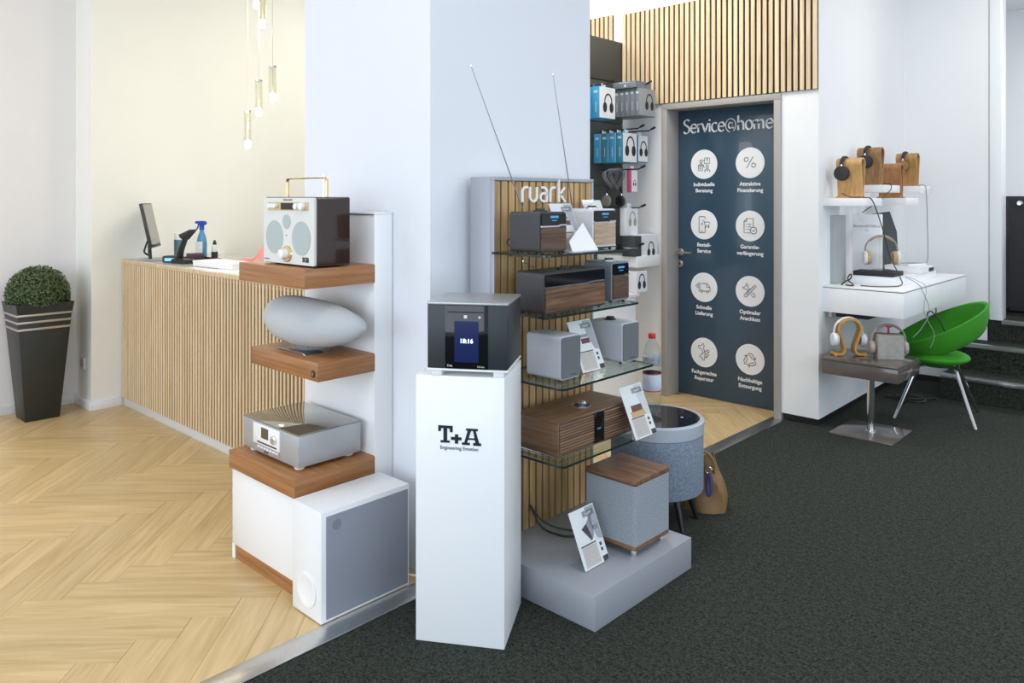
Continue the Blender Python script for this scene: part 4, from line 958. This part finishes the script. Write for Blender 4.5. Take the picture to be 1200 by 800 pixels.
carton('white earphone box with orange corner marks on the fourth rack row', -3.10, 4.43, 4.575, 1.14, 1.335, .05, BW, BW, (.1, .55, .045), pcol=M('print_grey_green', (.33, .36, .30), .5), lines=False)
carton('tall white headphone box standing on the white rack ledge', -3.02, 4.50, 4.70, 1.0, 1.145, .12, BW, BW, (.2, .25, .045), tab=False, lines=False)
t2 = carton('black headphone box standing beside the white ledge box', -3.01, 4.40, 4.485, 1.0, 1.14, .10, BGD, BGD, None, tab=False, lines=False)
carton('headphone box with dark round picture below the white rack ledge', -3.00, 4.41, 4.54, .756, .90, .08, BW, BW, (0, .45, .045), tab=False, lines=False)
# loose headphones and cables on the third hook
def headphones(name, label, loc, rz, R, drop, cupr, mband, mcup, mpad, tilt=0, group=None, pad_in=.022, cup_sq=1.0, wire=True):
    t = thing(name, label, 'headphones', loc, rz, group)
    if tilt: t.rotation_euler.x = tilt
    P = [(R*cos(rad(a)), 0, drop+R*.96*sin(rad(a))) for a in range(0, 181, 12)]
    b_ = nb(); tube(b_, P, .010, 8, flat=(.45, 1.2, (1, 0, 0))); obj('headband', b_, mband, t)
    b_ = nb(); tube(b_, [((R-.007)*cos(rad(a)), 0, drop+(R-.007)*.96*sin(rad(a))) for a in range(40, 141, 10)], .010, 8, flat=(.55, 1.25, (1, 0, 0))); obj('headband_cushion', b_, mpad, t)
    for s in (-1, 1):
        b_ = nb(); tube(b_, [(s*R, 0, drop+.005), (s*R*1.01, 0, drop-.02), (s*R*.99, 0, drop-.045)], .006, 8); obj('yoke', b_, CHROME if wire else mband, t)
        zc = drop-.05
        b_ = nb(); lathe(b_, [(cupr*.6, s*(R+.014)), (cupr*.92, s*(R+.012)), (cupr, s*(R+.004)), (cupr, s*(R-.006))], 28, 0, zc, 'x'); cu = obj('ear_cup', b_, mcup, t)
        b_ = nb(); lathe(b_, [(cupr*.97, s*(R-.006)), (cupr*1.0, s*(R-.012)), (cupr*.9, s*(R-pad_in)), (cupr*.55, s*(R-pad_in)), (cupr*.5, s*(R-.010))], 28, 0, zc, 'x'); obj('ear_pad', b_, mpad, cu)
    return t
headphones('headphones', 'dark over-ear headphones hanging among cables on the third rack row', (-3.15, 4.36, 1.33), rad(80), .07, .10, .04, BLACKM, M('cup_mesh', (.22, .20, .17), .6), BLACKM)
for k, (yy, rr) in enumerate(((4.26, .055), (4.33, .06))):
    b_ = nb()
    for j in range(3):
        tube(b_, [(-3.12+.012*j+.02*sin(a*2), yy+rr*cos(a), 1.53+rr*(1+.1*j)*sin(a)) for a in [2*pi*q/24 for q in range(24)]], .003, 6, True)
    tag(obj('coiled_cable', b_, M('cable_grey', (.16, .16, .17), .5)), ('coiled grey audio cable at the far left of the third rack row', 'coiled grey audio cable above the hanging dark headphones')[k], 'cable', 'coiled cables on the rack')

# ================================================================== RIGHT SIDE
# --- floating shelves
FS = {}
for k, (y0, y1, z, lab) in enumerate(((4.81, 5.10, 1.399, 'white floating wall shelf nearest the camera under the first headphone stand'), (5.20, 5.50, 1.484, 'white floating wall shelf under the second wooden headphone stand'),
                                      (5.58, 5.86, 1.400, 'low white floating wall shelf under the empty wooden headphone stand'), (5.90, 6.16, 1.484, 'white floating wall shelf farthest along under the chrome headphones'))):
    o = bx('floating_shelf', WHITE, None, -1.915, -1.64 if k != 1 else -1.655, y0, y1, z-.048, z, .002); tag(o, lab, 'shelf', 'white floating wall shelves')
# --- bent wood headphone stands
def sheet(bm, P, th, x0, x1):
    P = [Vector((a, b)) for a, b in P]; m = len(P); A_ = []; B_ = []
    for i, p in enumerate(P):
        d_ = (P[min(i+1, m-1)]-P[max(i-1, 0)]).normalized(); n_ = Vector((-d_.y, d_.x)); A_.append(p+n_*th/2); B_.append(p-n_*th/2)
    pts = [(a.x, a.y) for a in A_]+[(a.x, a.y) for a in B_[::-1]]
    L0 = [bm.verts.new((x0, a, b)) for a, b in pts]; L1 = [bm.verts.new((x1, a, b)) for a, b in pts]; n = len(pts)
    for i in range(n): bm.faces.new((L0[i], L0[(i+1) % n], L1[(i+1) % n], L1[i]))
    for i in range(m-1):
        j = n-1-i
        bm.faces.new((L0[i], L0[j], L0[j-1], L0[i+1])); bm.faces.new((L1[i], L1[i+1], L1[j-1], L1[j]))
def bent_stand(label, x, y, z, h, wx, mat, foot=.055):
    t = thing('headphone_stand', label, 'headphone stand', (x, y, z), 0, 'bent wood headphone stands on the wall shelves')
    R_ = .036; zc = h-R_
    half = [(-foot, .004), (-.022, .005), (-.011, .014), (-.009, .04), (-.020, zc*.62), (-R_, zc)]
    pr = [(p.x, p.y) for p in spline([Vector((a, b, 0)) for a, b in half], 5)]
    arcp = [(R_*cos(rad(a)), zc+R_*sin(rad(a))) for a in range(165, 0, -15)]
    full = pr+arcp+[(-a, b) for a, b in pr[::-1]]
    b_ = nb(); sheet(b_, full, .008, -wx/2, wx/2)
    obj('bent_wood_loop', b_, [mat], t)
    return t
BW1 = wood('birch_bent', (.50, .27, .09), (.66, .40, .16), 2, 5, 10, .4, .05); BW2 = wood('walnut_bent', (.25, .125, .045), (.42, .24, .10), 2, 5, 10, .4, .05); BW3 = wood('cherry_bent', (.33, .145, .05), (.46, .22, .085), 2, 5, 10, .4, .05); BW4 = wood('oak_bent', (.40, .20, .06), (.56, .32, .12), 2, 5, 10, .4, .05)
bent_stand('light birch bent headphone stand holding large black headphones', -1.765, 4.92, 1.399, .245, .150, BW1)
bent_stand('striped walnut bent headphone stand, tallest of the four on the shelves', -1.785, 5.33, 1.484, .245, .150, BW2)
bent_stand('empty reddish cherry bent headphone stand on the low shelf', -1.775, 5.70, 1.400, .235, .150, BW3)
bent_stand('oak bent headphone stand with chrome headphones, farthest along the wall', -1.760, 6.02, 1.484, .235, .140, BW4)
DK = M('headphone_black', (.018, .019, .02), .5); PADB = M('pad_black', (.012, .012, .013), .85)
hpA = headphones('headphones', 'large black headphones on the light birch headphone stand', (-1.80, 4.92, 1.399+.118), pi/2, .058, .085, .046, DK, DK, PADB, pad_in=.016)
hpB = headphones('headphones', 'black headphones with blue trim on the walnut headphone stand', (-1.80, 5.33, 1.484+.118), pi/2, .058, .085, .044, DK, M('cup_navy', (.015, .022, .03), .4), PADB, pad_in=.016)
hpC = headphones('headphones', 'black and chrome headphones on the farthest headphone stand', (-1.775, 6.02, 1.484+.115), pi/2, .056, .080, .038, DK, M('cup_wood', (.30, .17, .06), .4), PADB, pad_in=.016)
# hanging cords
CB = M('cord_black', (.02, .02, .02), .5); CG = M('cord_grey', (.30, .31, .30), .5)
cable('headphone_cord', CB, [(-1.80, 4.862, 1.43), (-1.74, 4.85, 1.407), (-1.66, 4.87, 1.404), (-1.628, 4.90, 1.38), (-1.60, 4.98, 1.22), (-1.58, 5.05, 1.05), (-1.52, 5.05, .92), (-1.50, 5.00, .875), (-1.58, 4.93, .866), (-1.70, 4.90, .866)], .0032, parent=hpA)
cable('headphone_cord', CB, [(-1.70, 5.29, 1.49), (-1.645, 5.27, 1.488), (-1.635, 5.24, 1.45), (-1.66, 5.10, 1.38), (-1.69, 4.98, 1.33), (-1.70, 4.93, 1.31)], .003, parent=hpB)
cable('headphone_cord', CG, [(-1.70, 5.97, 1.49), (-1.64, 5.98, 1.489), (-1.632, 6.0, 1.44), (-1.63, 6.02, 1.2), (-1.63, 6.03, .98), (-1.64, 6.0, .93)], .003, parent=hpC)
# --- floating desk
t = thing('floating_desk', 'white wall-mounted desk with a thin dark edge line', 'desk', (-1.67, 5.5, .70))
bx('drawer_box', WHITE, t, -.232, .245, -.70, .68, .0, .148, .002)
bx('shadow_joint', BLACKM, t, -.230, .242, -.697, .677, .148, .152)
bx('desk_top', WHITE, t, -.232, .245, -.70, .68, .152, .160, .001)
bx('mounting_bracket', SILVER, t, -.20, -.18, -.66, -.64, -.035, 0); bx('cable_tray', BLACKM, t, -.17, .02, -.62, -.2, -.035, 0)
ZD = .86
t = thing('display_plinth', 'white low display plinth on the wall desk carrying headphones', 'plinth', (-1.66, 5.42, ZD))
bx('plinth_body', WHITE, t, -.15, .145, -.37, .37, 0, .048, .002); bx('plinth_top', WHITEG, t, -.152, .147, -.372, .372, .048, .052, .001)
t = thing('brand_board', 'tall white display board with grey lettering standing on the desk', 'display board', (-1.765, 5.20, ZD+.052))
bx('board_panel', WHITE, t, -.088, .088, 0, .03, 0, .385, .002); bx('board_side', M('board_grey', (.42, .43, .45), .5), t, -.0895, -.088, .002, .03, 0, .383)
txt('brand_lettering', 'Bowers&Wilkins', .0245, INKG, t, .0, -.0006, .300); txt('model_lettering', 'Px8', .013, INKG, t, 0, -.0006, .276)
bx('back_light_panel', M('panel_frost', (.40, .42, .42), .5), None, -1.905, -1.86, 4.93, 5.10, ZD, 1.29, .002)
o = bpy.data.objects['back_light_panel']; o.name = 'side_panel'; tag(o, 'pale grey upright panel between the display board and the wall', 'panel')
t = thing('dark_slab', 'flat black slab on the plinth below the white headphones', 'slab', (-1.665, 5.17, ZD+.052))
bx('slab_body', BLACKM, t, -.14, .10, -.10, .10, 0, .028, .002); bx('slab_glass', CLEARA, t, -.06, .06, -.06, .07, .028, .034)
b_ = nb(); prism(b_, [(-.075, 0), (-.078, .25), (-.068, .385), (.055, .40), (.095, .26), (.09, 0)], 0, .016)
o = obj('grey_panel', b_, M('panel_dark_grey', (.045, .05, .05), .45), None, .001, 1, loc=(-1.77, 5.60, ZD+.052), rot=(rad(-8), 0, rad(48))); tag(o, 'dark grey angular panel leaning on the wall behind the white headphones', 'panel')
WHT = M('headphone_white', (.72, .70, .68), .35); TAN = M('pad_tan', (.48, .33, .18), .6); GRYB = M('band_taupe', (.38, .34, .31), .6)
t = thing('clear_headphone_stand', 'clear acrylic stand under the white headphones on the dark slab', 'headphone stand', (-1.665, 5.17, ZD+.086))
bx('stand_foot', CLEARA, t, -.05, .05, -.04, .04, 0, .006); bx('stand_stem', CLEARA, t, -.012, .012, -.004, .004, .006, .205); 
headphones('headphones', 'white and tan headphones on a clear stand in front of the display board', (-1.665, 5.165, ZD+.115), rad(32), .095, .098, .044, GRYB, WHT, TAN, pad_in=.03, wire=False)
for (x, y, dx, dy, h, m, lab, nm) in ((-1.62, 5.52, .11, .09, .045, WHITE, 'small white box on the plinth behind the dark slab', 'white_box'), (-1.62, 5.70, .10, .06, .034, BLACKM, 'small black box on the plinth beside the hanging grey cord', 'black_box')):
    t = thing(nm, lab, 'box', (x, y, ZD+.052)); bx('box_body', m, t, -dx, dx, -dy, dy, 0, h*.7, .002); bx('box_lid', m if m is WHITE else WHITE, t, -dx-.001, dx+.001, -dy-.001, dy+.001, h*.7, h, .001)
t = thing('tilted_frame', 'white tilted picture frame lying on the plinth boxes', 'frame', (-1.60, 5.53, ZD+.098), rad(65))
bx('frame_body', WHITE, t, -.08, .08, -.055, .055, 0, .012, .002); bx('frame_glass', BLACKG, t, -.068, .068, -.043, .043, .012, .0135)
# desk cords
cable('cable', CB, [(-1.80, 4.86, .866), (-1.77, 4.845, .89), (-1.74, 4.845, .91), (-1.735, 4.85, .935), (-1.75, 4.855, .93), (-1.76, 4.86, .90), (-1.73, 4.87, .868), (-1.78, 4.88, .866)], .004, 'tangled black cord at the left corner of the white desk')
cable('cable', CG, [(-1.52, 5.15, .915), (-1.44, 5.13, .875), (-1.415, 5.12, .84), (-1.38, 5.14, .72), (-1.41, 5.10, .62), (-1.45, 5.06, .56)], .0025, 'grey cord hanging over the desk edge left of the chair')
cable('cable', CG, [(-1.53, 5.20, .915), (-1.43, 5.20, .872), (-1.415, 5.20, .83), (-1.42, 5.18, .70), (-1.36, 5.16, .58), (-1.37, 5.12, .50)], .0018, 'thin grey cord hanging over the desk edge down to the chair')
cable('cable', CB, [(-1.44, 5.50, .698), (-1.435, 5.48, .66), (-1.45, 5.45, .63), (-1.475, 5.44, .65), (-1.46, 5.46, .675), (-1.42, 5.47, .63), (-1.38, 5.48, .54), (-1.365, 5.49, .46)], .004, 'black looped cord hanging below the white desk')
# --- small grey side table
t = thing('drawer_side_table', 'taupe gloss side table with drawer box on a chrome pole', 'side table', (-1.618, 4.835, 0))
TAU = M('taupe_gloss', (.115, .098, .088), .14, coat=.3)
bx('base_plate', M('taupe_plate', (.20, .175, .16), .14, .4), t, -.178, .178, -.187, .187, 0, .010, .002)
b_ = nb(); lathe(b_, [(.030, .010), (.030, .014), (.021, .016), (.021, .352), (.032, .353), (.032, .356)], 28); obj('pole', b_, CHROME, t)
bx('drawer_box', TAU, t, -.212, .212, -.20, .20, .356, .436, .002); bx('top_board', TAU, t, -.214, .214, -.202, .202, .438, .450, .0015); bx('drawer_gap', BLACKM, t, -.21, .21, -.198, .198, .436, .438)
ZT = .45
# omega stand
OM = wood('honey_beech', (.42, .20, .035), (.58, .31, .07), 2, 6, 9, .35, .03)
t = thing('omega_headphone_stand', 'honey wood omega-shaped stand on the taupe side table', 'headphone stand', (-1.735, 4.80, ZT), rad(42))
half = [(-.085, .012), (-.055, .010), (-.036, .022), (-.032, .05), (-.048, .10), (-.066, .15)]
pr = [(p.x, p.y) for p in spline([Vector((a, b, 0)) for a, b in half], 5)]
full = pr+[(.066*cos(rad(a)), .155+.066*sin(rad(a))) for a in range(175, 0, -12)]+[(-a, b) for a, b in pr[::-1]]
b_ = nb(); sheet(b_, full, .014, -.03, .03); b_.transform(Matrix.Rotation(pi/2, 4, 'Z')); obj('omega_loop', b_, OM, t, .003, 2)
for s in (-1, 1): b_ = nb(); tube(b_, [(s*.088, -.032, .011), (s*.088, .032, .011)], .011, 14); obj('rolled_foot', b_, OM, t)
WP = M('headphone_pure_white', (.80, .81, .84), .3); LP = M('pad_lilac', (.55, .55, .62), .7)
headphones('headphones', 'white headphones hung over the honey wood omega stand', (-1.735, 4.80, ZT+.02), rad(42), .086, .128, .040, WP, WP, LP, pad_in=.020, wire=False)
# concrete block
t = thing('concrete_block', 'small grey concrete cube with a red metal hook on the side table', 'concrete block', (-1.533, 4.882, ZT), rad(33))
CON = M('concrete', (.34, .33, .30), .9, var=.28, nscale=30, bump=.6, bscale=120)
bx('cube', CON, t, -.072, .072, -.055, .055, 0, .142, .004); b_ = nb(); tube(b_, [(0, 0, .142), (0, 0, .185)], .006, 8); rh = obj('red_post', b_, M('red_metal', (.42, .01, .02), .35), t)
b_ = nb(); tube(b_, spline([(-.022, 0, .196), (-.012, 0, .187), (0, 0, .185), (.012, 0, .187), (.022, 0, .196)]), .005, 8); obj('red_cradle', b_, M('red_metal', (.42, .01, .02), .35), rh)
BE = M('band_beige', (.42, .34, .27), .5); BE2 = M('cup_beige', (.40, .33, .29), .4); BE3 = M('pad_mauve', (.30, .20, .18), .7)
headphones('headphones', 'beige headphones hung over the grey concrete cube', (-1.533, 4.882, ZT+.01), rad(33), .092, .103, .038, BE, BE2, BE3, pad_in=.018, wire=False)
# --- green chair
t = thing('lounge_chair', 'bright green scoop chair with chrome legs beside the stairs', 'chair', (-1.43, 5.50, 0), rad(0))
GRN = M('green_felt', (.045, .30, .012), .75, var=.10, nscale=60, bump=.25, bscale=500); 
ang = math.atan2(.10, 1.0)
def shell():
    b_ = nb(); n, m = 56, 12; g = {}
    cxs = (.0, .0)
    for side in (0, 1):
        for i in range(n):
            a = 2*pi*i/n
            for j in range(m+1):
                s = j/m
                r = .175+(.315-.175)*(s**.62); hgt_ = .155*s**1.25
                if side: r -= .022; hgt_ += .004*(1-s)
                x = r*cos(a)*1.0; y = r*sin(a)*.94; z = hgt_
                g[side, i, j] = b_.verts.new((x, y, z))
    for side in (0, 1):
        for i in range(n):
            for j in range(m):
                b_.faces.new((g[side, i, j], g[side, (i+1) % n, j], g[side, (i+1) % n, j+1], g[side, i, j+1]))
    for i in range(n):
        for j in (0, m): b_.faces.new((g[0, i, j], g[0, (i+1) % n, j], g[1, (i+1) % n, j], g[1, i, j]))
    return b_
b_ = shell(); b_.transform(Matrix.Rotation(rad(-28), 4, 'Y')); b_.transform(Matrix.Rotation(rad(26), 4, 'Z')); b_.transform(Matrix.Translation((.06, .07, .455)))
obj('scoop_back', b_, GRN, t, .004, 2)
b_ = nb(); prof = [(.0, .330)]+[(.185*math.sin(rad(a)), .385-.048*cos(rad(a))) for a in range(20, 171, 10)]+[(0, .432)]
lathe(b_, prof, 48); obj('seat_cushion', b_, GRN, t)
b_ = nb(); lathe(b_, [(.09, .325), (.10, .332), (.09, .345)], 24); obj('underframe', b_, CHROME, t)
for fx_, fy_ in ((-1.614, 5.252), (-1.176, 5.329), (-1.258, 5.777), (-1.678, 5.67)):
    L0 = Vector((fx_+1.43, fy_-5.50, .0)); k_ = L0.normalized()
    b_ = nb(); tube(b_, spline([Vector((k_.x*.07, k_.y*.07, .335)), Vector((k_.x*.15, k_.y*.15, .325)), L0.lerp(Vector((k_.x*.15, k_.y*.15, .325)), .80), L0], 5), .0105, 10); obj('leg', b_, CHROME, t)
cable('floor_cable', CB, [(-1.83, 5.75, .01), (-1.74, 5.74, .012), (-1.64, 5.72, .010), (-1.58, 5.80, .012), (-1.66, 5.88, .012), (-1.78, 5.84, .010), (-1.72, 5.76, .018), (-1.60, 5.86, .010), (-1.56, 6.0-.06, .01)], .006, 'black cable coiled on the carpet below the desk')
# --- tall black speaker on the raised floor
t = thing('floor_speaker', 'tall black floorstanding loudspeaker on the raised floor above the stairs', 'loudspeaker', (-1.115, 6.86, .515))
bx('cabinet', M('piano_black', (.010, .011, .016), .12, coat=.4), t, -.21, .21, -.02, .36, .02, .900, .006); bx('baffle', BLACKM, t, -.17, .20, -.032, -.02, .04, .885, .004); bx('base', BLACK, t, -.22, .22, -.03, .37, 0, .02)
for z in (.16, .38, .60): 
    b_ = nb(); lathe(b_, [(.098, -.032), (.100, -.040), (.090, -.042), (.075, -.030), (.03, -.024)], 36, .03, z, 'y'); wf = obj('woofer', b_, M('woofer_black', (.006, .006, .007), .6), t)
    b_ = nb(); lathe(b_, [(.030, -.026), (.024, -.036), (.005, -.040)], 20, .03, z, 'y'); obj('dust_cap', b_, BLACK, wf)
b_ = nb(); lathe(b_, [(.020, -.032), (.022, -.05), (.014, -.06)], 20, -.10, .845, 'y'); obj('tweeter', b_, CHROME, t)
